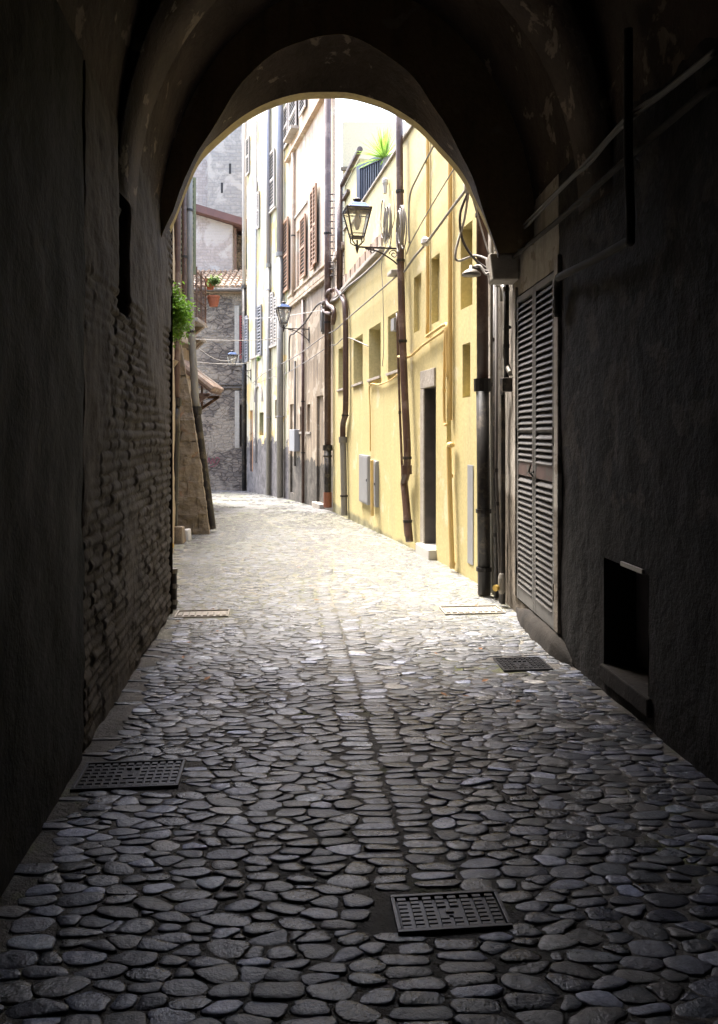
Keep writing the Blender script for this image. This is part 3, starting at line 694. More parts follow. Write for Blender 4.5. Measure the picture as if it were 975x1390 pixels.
# ------------------------------------------------------------------ beige house
BH = thing('beige_house', BEI.p(0, gz(17.4)), 'tall peach and beige plastered house with brown louvred shutters', 'house')
zc = 9.35
corn = BEI.hit(423, 385)[1]
hl = [hole_px(BEI, 430, 439, 538, 690), hole_px(BEI, 417, 421.5, 549, 586), hole_px(BEI, 407.5, 411.5, 552, 586), hole_px(BEI, 394, 399.5, 549, 668)]
hu = [hole_px(BEI, 403, 411, 315, 395)]
m = MB(); wall(m, BEI, 0, BEI.L, -1, 5.05, hl, .06); 
for h in hl: reveal(m, BEI, h, .2)
m.build('wall', m_beige, BH)
m = MB(); wall(m, BEI, 0, BEI.L, 5.05, 14, hu, .06); reveal(m, BEI, hu[0], .2); m.build('upper_wall', m_beigeup, BH)
q = [BEI.p(1.6, 0, -.3), P(438, HY, 27), P(425, HY, 27.2), BEI.p(BEI.L, 0, -.3)]
MB().hexa([(a.x, a.y, -1) for a in q] + [(a.x, a.y, 14) for a in q]).build('house_body', m_beigeup, BH)
for i, h in enumerate(hl):
    o = MB().fbox(BEI, h[0] - .01, h[1] + .01, h[2] - .01, h[3] + .01, -.24, -.2).build('door' if i in (0, 3) else 'window', m_door if i in (0, 3) else m_glass, BH)
    if i in (1, 2): MB().fbox(BEI, h[0] - .06, h[1] + .06, h[2] - .06, h[2] - .003, -.1, .03).build('sill', m_stonet, o)
MB().fbox(BEI, hl[0][0] - .02, hl[0][1] + .1, gz(18) - .1, gz(18) + .1, -.15, .10).build('doorstep', m_stonet, BH, bevel=.01)
o = MB().fbox(BEI, hu[0][0] - .01, hu[0][1] + .01, hu[0][2] - .01, hu[0][3] + .01, -.24, -.2).build('window', m_glass, BH)
a = BEI.hit(418, 275)[0]; b = BEI.hit(399.5, 300)[0]; zt = BEI.hit(399.5, 300)[1]
m = MB(); m.fbox(BEI, a, b, zt, zt + .06, -.01, .04); m.fbox(BEI, b - .06, b, hu[0][2] - .1, zt - .002, -.01, .038); m.build('window_frame', m_stonet, BH)
m = MB(); m.fbox(BEI, 0, BEI.L, 5.05, 5.13, -.01, .10); m.fbox(BEI, 0, BEI.L, 5.18, 5.30, -.01, .06); m.fbox(BEI, 0, BEI.L, 5.42, 5.47, -.01, .05)
m.build('string_course', m_beige, BH, bevel=.01)
m = MB(); m.fbox(BEI, 0, BEI.L, zc, zc + .08, -.01, .12); m.fbox(BEI, 0, BEI.L, zc + .10, zc + .18, -.01, .06); m.build('cornice', m_beigeup, BH, bevel=.01)
LHX = [None]
def louvre_leaf(f, u0, u1, z0, z1, out, mat, parent, name='shutter', tilt=None, n=None):
    m = MB(); s = min(.05, (u1 - u0) * .18); n = n or int((z1 - z0) / .105)
    P_ = f.p
    m.fbox(f, u0, u0 + s, z0, z1, out, out + .04); m.fbox(f, u1 - s, u1, z0, z1, out, out + .04)
    for zz in (z0, (z0 + z1) / 2 - .03, z1 - .06): m.fbox(f, u0 + s, u1 - s, zz, zz + .06, out + .003, out + .037)
    for i in range(n):
        z = z0 + .06 + (z1 - z0 - .12) * (i + .5) / n; hh = (z1 - z0) / n * .30
        a0, a1 = P_(u0 + s, z - hh, out + .036), P_(u1 - s, z - hh, out + .036); b0, b1 = P_(u0 + s, z + hh * .4, out + .004), P_(u1 - s, z + hh * .4, out + .004); dz = Vector((0, 0, .012))
        m.hexa([a0, a1, b1, b0, a0 + dz, a1 + dz, b1 + dz, b0 + dz])
    o = m.build(name, mat, parent)
    if parent is not LHX[0]: MB().fbox(f, u0 + .01, u1 - .01, z0 + .01, z1 - .01, out - .012, out - .004).build('shade_backing', m_dark, o)  # dark plate, shade between the slats put in as colour
    return o
def leaf_px(f, p0, p1, yt, yb, mat, parent, out=.03):
    h = hole_px(f, p0, p1, yt, yb); return louvre_leaf(f, h[0], h[1], h[2], h[3], out, mat, parent)
leaf_px(BEI, 384.5, 394.5, 308, 402, m_brshut, BH, .06); leaf_px(BEI, 411, 418, 299, 380, m_brshut, BH, .05)
leaf_px(BEI, 425, 429.5, 262, 368, m_brshut, BH, .05); leaf_px(BEI, 429.8, 434, 254, 360, m_brshut, BH, .07)
leaf_px(BEI, 396, 405.5, 140, 188, m_whshut, BH, .05); leaf_px(BEI, 388, 394, 150, 205, m_whshut, BH, .05); leaf_px(BEI, 410, 418, 110, 160, m_whshut, BH, .05)
h = hole_px(BEI, 395, 406, 188, 192); MB().fbox(BEI, h[0], h[1], h[2] - .06, h[2] + .02, 0, .22).build('sill', m_stonet, BH)

# ------------------------------------------------------------------ whitewashed house
WH = thing('whitewashed_house', BL2.p(0, gz(22.5)), 'tall whitewashed house with green stained plaster at the bend of the street', 'house')
hl = [hole_px(BL2, 339.5, 343.5, 557, 640), hole_px(BL2, 352.5, 358, 560, 591), hole_px(BL2, 373.3, 378, 543, 568)]
m = MB(); wall(m, BL2, 0, BL2.L, -1.2, 15, hl, .6)
for h in hl: reveal(m, BL2, h, .2)
m.build('wall', m_white, WH); q = [BL2.p(.01, 0, -.61), P(438, HY, 28), P(434, HY, 32), BL2.p(BL2.L - .01, 0, -.61)]
MB().hexa([(a.x, a.y, -1) for a in q] + [(a.x, a.y, 14.9) for a in q]).build('house_body', m_white, WH)
MB().fbox(BL2, hl[0][0], hl[0][1], hl[0][2], hl[0][3], -.12, -.08).build('door', M_simple('orange_door_paint', (.46, .24, .13), .7), WH)
for h in hl[1:]: MB().fbox(BL2, h[0], h[1], h[2], h[3], -.24, -.2).build('window', m_glass, WH)
leaf_px(BL2, 366, 374.5, 212, 288, m_whshut, WH); leaf_px(BL2, 348, 350.5, 250, 312, m_whshut, WH); leaf_px(BL2, 351, 353.5, 262, 312, m_whshut, WH)
leaf_px(BL2, 334.5, 338, 430, 492, m_blshut, WH); leaf_px(BL2, 351.5, 356.5, 416, 484, m_blshut, WH); leaf_px(BL2, 369.5, 372.8, 398, 472, m_whshut, WH); leaf_px(BL2, 374.2, 377.5, 404, 470, m_whshut, WH); leaf_px(BL2, 363.5, 366.5, 396, 470, m_whshut, WH)
leaf_px(BL2, 336, 340, 190, 240, m_whshut, WH)
for pxs, y_ in (((362, 379), 473), ((365, 377), 292), ((342, 356), 486)):
    h = hole_px(BL2, pxs[0], pxs[1], y_, y_ + 2); MB().fbox(BL2, h[0], h[1], h[3] - .06, h[3], -.01, .09).build('sill', m_stonet, WH)

# blind arch on the wall
m = MB(); cu, cz = BL2.hit(352, 545); 
m.tube([BL2.p(cu + .5 * math.cos(a), cz + .55 * math.sin(a), .02) for a in [math.pi * i / 14 for i in range(15)]], .06, 6); m.build('blind_arch', m_stonet, WH)

# ------------------------------------------------------------------ grey rubble house closing the street, gable and tower behind
GH = thing('grey_stone_house', (-4, 28.2, gz(28.2)), 'grey rubble stone house with tiled roof closing the end of the street', 'house')
gw = [hole_px(GRW, 325.3, 336, 549, 606), hole_px(GRW, 325, 336, 428, 487)]
m = MB(); wall(m, GRW, 0, 11, -1.2, 6.72, gw, .6)
for h in gw: reveal(m, GRW, h, .25)
m.build('wall', m_grey, GH)
o = MB().fbox(GRW, gw[0][0], gw[0][1], gw[0][2], gw[0][3], -.29, -.25).build('window', m_glass, GH)
g_ = MB()
for i in range(6): u = gw[0][0] + (gw[0][1] - gw[0][0]) * (i + .5) / 6; g_.bar(GRW.p(u, gw[0][2], -.06), GRW.p(u, gw[0][3], -.06), .02)
for i in range(7): z = gw[0][2] + (gw[0][3] - gw[0][2]) * (i + .5) / 7; g_.bar(GRW.p(gw[0][0], z, -.06), GRW.p(gw[0][1], z, -.06), .02)
g_.build('grille', m_iron, o)
louvre_leaf(GRW, gw[1][0], gw[1][1], gw[1][2], gw[1][3], -.05, m_rdshut, GH)
a, b, c, d = gw[1]; m = MB(); m.fbox(GRW, a - .17, a - .004, c - .2, d + .35, -.02, .02); m.fbox(GRW, a - .17 , b + .1, c - .24, c - .2, -.02, .06); m.build('window_surround', m_stonet, GH)
a, b, c, d = gw[0]; m = MB(); m.fbox(GRW, a - .17, a - .004, c - .05, d + .5, -.02, .02); m.build('window_surround', m_stonet, GH)
z = GRW.hit(300, 526)[1]; m = MB().fbox(GRW, 2, 10, z - .03, z + .03, 0, .07); m.fbox(GRW, 2, 10, z + .09, z + .12, 0, .05); m.build('ledge', m_cabled, GH)
m = MB()                                        # clay tile roof in rows of barrels
for i in range(44):
    x = -9.2 + i * .21; m.tube([(x, 27.95, 6.74), (x, 28.6, 7.05), (x, 30.1, 7.78)], .085 + .01 * rnd('t', i), 8)
    for j in range(7): m.tube([(x, 27.97 + j * .3, 6.77 + j * .145), (x, 28.0 + j * .3, 6.79 + j * .145)], .10, 8)
m.box(-9.3, .3, 27.98, 30.1, 6.60, 6.68)
m.build('roof', m_tile, GH)
m = MB().tube([(-9.2, 27.9, 6.68), (.3, 27.9, 6.66)], .07, 8); m.build('gutter', m_cabled, GH)
pts = [P(282, 628, 28.17), P(284, 621, 28.17), P(286, 630, 28.17), P(289, 622, 28.17), P(291, 629, 28.17), P(294, 621, 28.17), P(298, 624, 28.17), P(292, 632, 28.17), P(285, 634, 28.17)]
single(MB().tube(curve(pts, 5), .011, 6), 'graffiti_scrawl', m_pink, 'pink sprayed graffiti scrawl low on the grey stone wall', 'graffiti')
GB = thing('gabled_house', (-4.6, 30.1, 7.6), 'small whitewashed brick gable under a red brown eave behind the tiled roof', 'house')
m = MB(); x0, x1 = P(240, 0, 30.2).x, P(316, 0, 30.2).x; zA, zB = P(0, 283, 30.2).z, P(0, 306, 30.2).z
m.hexa([(x0, 30.2, 6.9), (x1, 30.2, 6.9), (x1, 32, 6.9), (x0, 32, 6.9), (x0, 30.2, zA), (x1, 30.2, zB), (x1, 32, zB), (x0, 32, zA)]); m.build('wall', m_gable, GB)
x2 = P(336, 0, 30.2).x; m = MB().box(x1, x2, 31.0, 32, 6.9, 9.4); m.build('loggia_wall', m_grey, GB)
MB().box(x1 + .05, x1 + .13, 30.25, 30.33, 7.4, zB - .1).build('post', m_wood, GB)
MB().box(x1 + .3, x2, 30.95, 31.0, 7.9, 9.1).build('opening_shade_sheet', m_dark, GB)
sl = (zB - zA) / (x1 - x0); zz = lambda x: zA + sl * (x - x0); x3 = P(345, 0, 30).x
MB().hexa([(x0, 29.7, zz(x0) + .02), (x3, 29.7, zz(x3) + .02), (x3, 32, zz(x3) + .02), (x0, 32, zz(x0) + .02), (x0, 29.7, zz(x0) + .30), (x3, 29.7, zz(x3) + .30), (x3, 32, zz(x3) + .3), (x0, 32, zz(x0) + .3)]).build('eave', m_eave, GB)
TW = thing('brick_tower', (-5, 33, 0), 'tall pale brick tower house rising behind the gable', 'tower')
x0, x1 = P(282, 0, 33).x, P(350, 0, 33).x; m = MB().box(x0, x1, 33, 38, -1, 17); m.build('wall', m_tower, TW)
MB().box(-11, x0 - .003, 33.6, 38, -1, 16).build('side_wing', m_gable, TW)
m = MB()
for a_, b_, c_, d_ in ((300, 303, 248, 262), (311, 314, 222, 236)):
    q = P(a_, c_, 33); r_ = P(b_, d_, 33); m.box(q.x, r_.x, 32.99, 33.1, r_.z, q.z)
m.build('putlog_hole_shade', m_dark, TW)

# ------------------------------------------------------------------ left side: ochre house, buttress, balcony house
LH = thing('ochre_house', L1.p(0, 0), 'old ochre rubble house on the left just outside the archway', 'house')
def lfn(u, z): return .02 * nz3(u, z, 1.2, 30) + .015 * nz3(u, z, 4, 32) + .006 * nz3(u, z, 13, 33)
holed_grid(L1, 0, L1.L, -.4, 7.2, .07, [], 'wall', m_ochre, LH, lfn)
MB().fbox(L1, 0, L1.L, -.4, 7.2, -5, -.03).build('house_body', m_ochre, LH)
u = L1.uy(14.9); lf = MB(); q = L1.p(u, 0, .02)
n_ = L1.n; fS = Fac(q.x, q.y, q.x + n_.x * .34, q.y + n_.y * .34, -1)
zt, zb = P(0, 240, 14.9).z, P(0, 372, 14.9).z; o = louvre_leaf(fS, 0, .34, zb, zt, 0, m_grshut, LH); o['label'] = 'olive green louvred shutter standing open'
c = P(230, 494, 10.0); MB().hexa([c + Vector(q) for q in ((-.12, -.1, -.09), (.0, -.1, -.09), (.0, .12, -.09), (-.12, .12, -.09), (-.12, -.1, .05), (.10, -.1, .05), (.10, .14, .05), (-.12, .14, .05))]).build('stone_bracket', m_block, LH, bevel=.015)
# buttress in rough blocks
BT = thing('stone_buttress', G(262, 726), 'leaning buttress of rough tan stone blocks against the left house', 'buttress')
yb0, yb1 = 12.35, 13.3; m = MB(); z = -.12; row = 0
def bx(z): return -2.40 - .118 * z * 1.0 - .012 * z * z
def fx(z): return (-3.05, bx(z))
while z < 2.95:
    hgt = random.uniform(.24, .42); z2 = min(z + hgt, 3.0)
    xs_ = [-3.1, bx(z) - random.uniform(.14, .30)] if row % 2 else [-3.1]
    e0, e1 = bx(z), bx(z2); j = lambda: random.uniform(-.018, .018)
    cut = bx(z) - random.uniform(.12, .34)
    for (a0, a1, b0, b1) in ((-3.15, cut, -3.15, cut - .01), (cut + .012, e0, cut + .006, e1)):
        o_ = j(); m.hexa([(a0, yb0 + o_, z + .008), (a1, yb0 + o_ + j(), z + .008), (a1 - .20 * (a1 > -2.95) + j() * .6, yb1, z + .008), (a0, yb1, z + .008), (b0, yb0 + o_ + j(), z2 - .006), (b1, yb0 + o_ + j(), z2 - .006), (b1 - .20 * (b1 > -2.95) + j() * .6, yb1, z2 - .006), (b0, yb1, z2 - .006)])
    z = z2; row += 1
o = m.build('stone_blocks', m_block, BT, bevel=.014)
sb = o.modifiers.new('sub', 'SUBSURF'); sb.subdivision_type = 'SIMPLE'; sb.levels = sb.render_levels = 4
tx_ = bpy.data.textures.new('stone_lumps', 'CLOUDS'); tx_.noise_scale = .16; tx_.noise_depth = 3
dm = o.modifiers.new('lumps', 'DISPLACE'); dm.texture = tx_; dm.strength = .06; dm.mid_level = .40; dm.texture_coords = 'GLOBAL'
m = MB().hexa([(-3.3, yb0 + .06, -.2), (bx(-.2) - .07, yb0 + .06, -.2), (bx(-.2) - .23, yb1 - .03, -.2), (-3.3, yb1 - .03, -.2), (-3.3, yb0 + .06, 3.0), (bx(3) - .07, yb0 + .06, 3.0), (bx(3) - .2, yb1 - .03, 3), (-3.3, yb1 - .03, 3.0)])
m.build('mortar', m_ochre, BT)
m = MB().hexa([(-3.3, yb0 - .02, 2.99), (bx(3) + .04, yb0 - .02, 2.99), (bx(3) + .04, yb1, 2.99), (-3.3, yb1, 2.99), (-3.3, yb0 - .02, 3.5), (-3.0, yb0 - .02, 3.35), (-3.0, yb1, 3.35), (-3.3, yb1, 3.5)])
m.build('capping', m_block, BT, bevel=.02)
def rock(name, c, sx, sy, sz, mat, label, cat, group=None):
    m = MB(); q = Vector(c)
    m.hexa([q + Vector((a * sx + random.uniform(-.02, .02), b * sy + random.uniform(-.02, .02), d * sz + (random.uniform(-.02, .02) if d else -.01))) for a, b, d in ((-.5, -.5, 0), (.5, -.5, 0), (.5, .5, 0), (-.5, .5, 0), (-.42, -.42, 1), (.38, -.42, 1), (.40, .42, 1), (-.42, .42, 1))])
    return single(m, name, mat, label, cat, group, bevel=.02)
rock('stone_block', G(242, 738) + Vector((0, .1, 0)), .15, .3, .24, m_block, 'rounded tan stone between left drainpipe and buttress', 'stone')
rock('stone_block', G(251, 735) + Vector((0, .1, 0)), .11, .16, .17, m_whiteb, 'small white stone block at the foot of the buttress', 'stone')
# balcony house
BA = thing('balcony_house', (-4.45, 17.05, gz(17)), 'plastered house with stone balcony on the left before the bend', 'house')
m = MB(); m.box(-9, -4.45, 17.05, 20.6, -1, 6.6); m.build('wall', m_ochre, BA)
bz = P(0, 437, 20.1).z
def balcony(z, y0, y1, xo, rail, name):
    o = MB().box(-4.46, xo, y0, y1, z - .10, z).build(name, m_stonet, BA, bevel=.01)
    for y in (y0 + .05, y1 - .25):
        m = MB(); m.hexa([(-4.46, y, z - .34), (-4.36, y, z - .34), (-4.36, y + .2, z - .34), (-4.46, y + .2, z - .34), (-4.46, y, z - .103), (xo - .05, y, z - .103), (xo - .05, y + .2, z - .103), (-4.46, y + .2, z - .103)])
        m.build('bracket', m_block, o)
    if rail:
        m = MB(); H = 1.15
        for y in (y0 + .03, (y0 + y1) / 2, y1 - .03): m.bar((xo - .04, y, z), (xo - .04, y, z + H + .12), .035)
        for zz in (.1, .45, .8, H): m.bar((xo - .04, y0 + .03, z + zz), (xo - .04, y1 - .03, z + zz), .022); m.bar((-4.45, y0 + .03, z + zz), (xo - .04, y0 + .03, z + zz), .022)
        k = 10
        for i in range(k): m.bar((-4.42 + (xo + 4.38) * i / k, y0 + .03, z), (-4.42 + (xo + 4.38) * i / k, y0 + .03, z + H), .012); m.bar((xo - .04, y0 + .03 + (y1 - y0 - .06) * i / k, z), (xo - .04, y0 + .03 + (y1 - y0 - .06) * i / k, z + H), .012)
        m.build('railing', m_wood, o)
balcony(bz, 19.3, 20.5, -4.02, True, 'balcony'); balcony(P(0, 459, 20.3).z, 19.9, 20.55, -4.05, False, 'lower_ledge')
# tiled canopy with timber bracket
CN = thing('tiled_canopy', P(268, 520, 19.0), 'small lean-to canopy with clay tiles and brown timber bracket', 'canopy')
a, b = P(266, 508, 19.0), P(294, 530, 19.0); yy0, yy1 = 18.4, 19.8
m = MB()
for i in range(7):
    y = yy0 + (yy1 - yy0) * (i + .5) / 7; m.tube([(a.x - .4, y, a.z + .31), (b.x, y, b.z)], .10, 8)
m.build('tiles', m_tile, CN)
m = MB().hexa([(a.x - .4, yy0, a.z + .2), (b.x - .03, yy0, b.z - .09), (b.x - .03, yy1, b.z - .09), (a.x - .4, yy1, a.z + .2), (a.x - .4, yy0, a.z + .26), (b.x - .03, yy0, b.z - .04), (b.x - .03, yy1, b.z - .04), (a.x - .4, yy1, a.z + .26)])
for y in (yy0 + .05, yy1 - .05): m.bar((b.x - .1, y, b.z - .14), (a.x - .35, y, b.z - .66), .07); m.bar((b.x - .06, y, b.z - .13), (a.x - .4, y, b.z - .13), .07); m.bar((a.x - .0, y, a.z + .1), (a.x - .0, y, a.z - .85), .05)
m.build('timber_frame', m_wood, CN)

# ------------------------------------------------------------------ terrace wall, cream house behind, screen, plants on the terrace
CB = thing('cream_house', (3, 21, 0), 'pale cream house rising behind the terrace of the yellow house', 'house')
m = MB(); m.box(-.45, 12, 21, 27, -1, P(0, 165, 21).z); m.build('wall', m_cream, CB)
m = MB(); zz_ = P(0, 229, 20.95).z; m.box(-.5, 12, 20.9, 21.0, zz_ - .05, zz_ + .04); m.build('string_course', m_beige, CB)
LS = thing('louvred_screen', YEL.p(YEL.uy(13.3), 5.5, -.5), 'slate grey screen of vertical slats on the terrace', 'screen')
q0, q1 = P(487, 225, 14.2), P(523, 225, 13.6); m = MB(); zt_ = q0.z; zb_ = 5.5
fS = Fac(q0.x, q0.y, q1.x, q1.y, -1)
m.fbox(fS, 0, .10, zb_, zt_, -.05, .05); m.fbox(fS, fS.L - .04, fS.L, zb_, zt_, -.05, .05); m.fbox(fS, .10, fS.L - .04, zt_ - .09, zt_, -.049, .049); m.build('frame', m_louv, LS)
m = MB()
for i in range(9): u = .12 + (fS.L - .17) * i / 9; m.fbox(fS, u, u + .022, zb_, zt_ - .09, -.03, .03)
m.build('slats', m_louv, LS); MB().fbox(fS, .1, fS.L - .04, zb_, zt_ - .09, -.045, -.035).build('shade_backing', m_dark, LS)
def blades(name, c, n, L0, L1_, wd, mat, label, up=.2, spread=(0, 360)):
    m = MB(); c = Vector(c)
    for i in range(n):
        a = R(random.uniform(*spread)); el = R(random.uniform(up * 60, 88)); L = random.uniform(L0, L1_)
        d = Vector((math.cos(a) * math.cos(el), math.sin(a) * math.cos(el), math.sin(el))); s = d.cross(Vector((0, 0, 1)))
        s = s.normalized() if s.length > .01 else Vector((1, 0, 0)); prev = None; k = 5
        for j in range(k + 1):
            tt = j / k; p = c + d * L * tt - Vector((0, 0, .35 * L * tt * tt * (1 - math.sin(el)))); w = wd * (1 - tt) ** .7 + .001
            if prev: m.quad(prev[0] - s * prev[1], prev[0] + s * prev[1], p + s * w, p - s * w)
            prev = (p, w)
    return single(m, name, mat, label, 'plant')
def P_terr(px, py, Y): return P(px, py, Y)
c = P(522, 212, 13.4); blades('agave_plant', c + Vector((0, 0, -.05)), 130, .34, .62, .017, m_agave, 'spiky green yucca growing above the terrace parapet', .05)
MB()
o = single(MB().lathe(Vector((c.x + .12, c.y, 5.70)), ((.10, 0), (.13, .2), (.15, c.z - 5.70 - .05), (.12, c.z - 5.70 - .05), (.11, .4)), 18), 'plant_pot', m_zinc, 'weathered grey pot holding the spiky yucca behind the parapet', 'pot')
def leafy(name, c, rx, ry, rz, n, size, mat, label, dens=1.0, droop=0, parent=None):
    m = MB(); c = Vector(c)
    sp_ = .42 if n > 500 else .17
    clumps = [Vector((random.gauss(0, sp_) * rx, random.gauss(0, sp_) * ry, random.gauss(0, sp_) * rz)) for _ in range(max(6, n // 45))]
    for i in range(n):
        cl = random.choice(clumps)
        p = c + cl + Vector((random.gauss(0, .20) * rx, random.gauss(0, .2) * ry, random.gauss(0, .2) * rz))
        a = random.uniform(0, 6.28); el = random.uniform(-1.1, .6); d = Vector((math.cos(a) * math.cos(el), math.sin(a) * math.cos(el), math.sin(el)))
        s = d.cross(Vector((random.uniform(-.4, .4), random.uniform(-.4, .4), 1))).normalized(); L = size * random.uniform(.6, 1.4); w = L * .28
        m.add([p, p + d * L * .4 + s * w, p + d * L, p + d * L * .4 - s * w], [(0, 1, 2, 3)])
    if parent: return m.build(name, mat, parent)
    return single(m, name, mat, label, 'plant')
HP = thing('hanging_shrub', P(222, 470, 8.0), 'bright green leafy shrub growing out of the left wall under the arch', 'plant')
leafy('foliage', P(235, 428, 8.1), .19, .20, .25, 3600, .046, m_fern, '', parent=HP)
m = MB()
for i in range(9): m.tube(curve([P(222, 462, 8.2), P(228 + random.uniform(-3, 6), 445, 8.1), P(238 + random.uniform(-12, 14), 425 + random.uniform(-18, 20), 8.1 + random.uniform(-.15, .15))], 4), .005, 5)
m.build('stem', m_wood, HP)
# ------------------------------------------------------------------ drainpipes
def clampbox(m, p, r): m.tube([p - Vector((0, 0, .018)), p + Vector((0, 0, .018))], r * 1.22, 12)
def pipe(name, pts, r, mat, label, group=None, coll=(), mat2=None, split=None, smoothc=True, low_r=None):
    pts = [Vector(p) for p in pts]; c = curve(pts, 6) if smoothc else pts
    base = c[-1]; t_ = thing(name, base, label, 'pipe', group)
    if split is None: MB().tube(c, r, 12).build('pipe', mat, t_, smooth=True)
    else:
        up = [p for p in c if p.z >= split]; lo = [p for p in c if p.z < split]
        MB().tube(up, r, 12).build('upper_pipe', mat, t_, smooth=True); MB().tube([up[-1]] + lo, low_r or r * 1.12, 12).build('lower_pipe', mat2 or mat, t_, smooth=True)
        MB().tube([up[-1] + Vector((0, 0, .05)), up[-1] - Vector((0, 0, .07))], (low_r or r) * 1.35, 12).build('collar', mat2 or mat, t_)
    for z in coll:
        k = min(c, key=lambda q: abs(q.z - z)); i = c.index(k)
        j = i + 1 if i + 1 < len(c) else i - 1
        a, b = c[i], c[j]; p = a if abs(a.z - b.z) < 1e-6 else a.lerp(b, max(0, min(1, (z - a.z) / (b.z - a.z))))
        m = MB(); clampbox(m, p, r if not low_r or z > split else low_r); m.build('clamp', m_black if mat is not m_lilac else m_lilac, t_)
    return t_
GP = 'drainpipes running down the house walls'
def fp(f, px, py, out): return f.at(px, py, out)
def vert(f, px, y_top, y_bot_ground, out, top_z=None):
    u, z = f.hit(px, HY, out); b = f.p(u, 0, out); b.z = gz(b.y); return b
# big dark pipe at the arch (px 656)
b = P(657.5, 0, 7.32); b.z = 0.01; pipe('drainpipe', [(b.x - .02, b.y, 7.2), (b.x - .02, b.y, 4), (b.x - .015, b.y, 2.0), (b.x, b.y, 0.01)], .056, m_brown, 'thick dark brown drainpipe at the edge of the yellow wall by the arch', GP, (.25, .8, 2.3, 3.6), m_black, 1.62, False, .062)
b = P(669, 0, 7.15); pipe('drainpipe', [(b.x + .02, b.y, 3.0), (b.x + .02, b.y, 1.3), (b.x + .035, b.y, .01)], .021, m_black, 'thin black pipe directly right of the thick drainpipe', GP, (.6, 1.5, 2.4), smoothc=False)
b = P(677, 0, 7.0); pipe('drainpipe', [(b.x - .02, b.y, 2.86), (b.x - .02, b.y, 1.2), (b.x + .02, b.y, .0)], .014, m_cabled, 'second thin pipe, rust dark and leaning, on the pale wall strip', GP, (.9, 2.0), smoothc=False)
b = P(663.5, 0, 7.4); pipe('drainpipe', [(b.x + .04, b.y, 6), (b.x + .04, b.y, .01)], .028, m_zinc, 'slim grey pipe squeezed behind the thick brown drainpipe', GP, (2.0,), smoothc=False)
# iron conduit with box and valve beside the shutters
u = R3.uy(6.78); pts = [R3.p(u - .02, 3.02, .05), R3.p(u - .02, 2.1, .05), R3.p(u - .02, 1.98, .05)]
t_ = pipe('gas_pipe', [R3.p(u, 3.05, .05), R3.p(u, 1.98, .05)], .024, m_black, 'black iron gas pipe ending in a brass valve beside the shutters', None, (2.8, 2.3), smoothc=False)
MB().tube(curve([R3.p(u + .0, 1.99, .05), R3.p(u - .02, 1.93, .06), R3.p(u + .10, 1.90, .06), R3.p(u + .13, 1.80, .05), R3.p(u + .13, 1.0, .05), R3.p(u + .09, .02, .06)], 6), .022, 10).build('lower_pipe', m_black, t_, smooth=True)
MB().fbox(R3, u - .07, u + .04, 1.90, 2.02, .0, .10).build('junction_box', m_black, t_, bevel=.01)
MB().lathe(R3.p(u + .09, .20, .07), ((.02, -.09), (.034, -.06), (.034, .05), (.022, .09)), 12).build('coupling', m_zinc, t_); q = R3.p(u + .09, .165, .11)
MB().tube([q, q + R3.n * .025 + Vector((0, -.02, 0))], .028, 14).build('valve_cap', m_brass, t_)
u = R3.uy(6.86); t_ = thing('pipe_loop', R3.p(u, 2.2, .05), 'curved grey conduit with cross handle under the right springer', 'pipe')
MB().tube(curve([R3.p(u + .02, 2.85, .06), R3.p(u - .04, 2.80, .06), R3.p(u - .07, 2.65, .05), R3.p(u - .06, 2.35, .05), R3.p(u - .02, 2.2, .05), R3.p(u - .16, 2.05, .03)], 6), .024, 10).build('conduit', m_zinc, t_, smooth=True)
m = MB(); q = R3.p(u + .08, 2.86, .06); m.tube([q - Vector((0, 0, .14)), q + Vector((0, 0, .10))], .014, 8); m.tube([q - Vector((.05, 0, .0)), q + Vector((.05, 0, .0))], .012, 8); m.build('tap_handle', m_zinc, t_)
MB().tube([R3.p(u - .12, 2.46, .03), R3.p(u - .0, 2.46, .05)], .016, 8).build('clamp', m_black, t_)
# yellow house pipes
z0 = P(545, 160, 11.2); b = YEL.at(545, 480, .09)
def ypx(lst, out): return [YEL.at(px, py, out) for px, py in lst]
pts = ypx([(542, 150), (543, 260), (545, 400), (549, 520), (553, 610), (552, 640)], .10) + ypx([(549, 655), (550, 668), (556, 735)], .09)
pipe('drainpipe', pts, .050, m_brown, 'thick brown drainpipe bending in the middle of the yellow wall beside the lantern', GP, (.35, 1.2, 2.8, 4.0, 5.0), m_brown, 1.02, True, .052)
b = YEL.at(539, 420, .04); pipe('drainpipe', ypx([(539, 425), (543, 560), (549, 700), (551, 728)], .04), .018, m_brown, 'thin red brown pipe just left of the thick bending drainpipe', GP, (1.9,))
pts = ypx([(458, 392), (466, 405), (469, 425), (469.5, 520), (469, 560), (466, 575), (465.5, 590), (466.5, 640), (467.5, 700)], .08)
pipe('drainpipe', pts, .058, m_brown, 'brown drainpipe with grey lower half between the first two yellow windows', GP, (.3, 1.9), m_zinc, 1.35, True, .064)
pts = ypx([(447, 130), (448, 400), (449, 560), (450.5, 694)], .07); cs = [BEI.p(.0, 13.5, .12), BEI.p(0, 6, .12), BEI.p(.0, 1.2, .12), BEI.p(.0, gz(17.4) + .12, .12)]
t_ = pipe('drainpipe', cs, .075, m_brown, 'tall brown drainpipe on the corner between the beige and yellow houses', GP, (1.0, 4, 6.5, 8.5), m_black, 1.1, False, .082)
MB().tube([cs[-1] + Vector((0, 0, .32)), cs[-1] - Vector((0, 0, .02))], .092, 12).build('copper_shoe', m_copper, t_)
sp = thing('spiked_pipe', YEL.p(YEL.uy(15.98), 4.6, .06), 'brown pipe bristling with anti-climb spikes at the end of the yellow house', 'pipe')
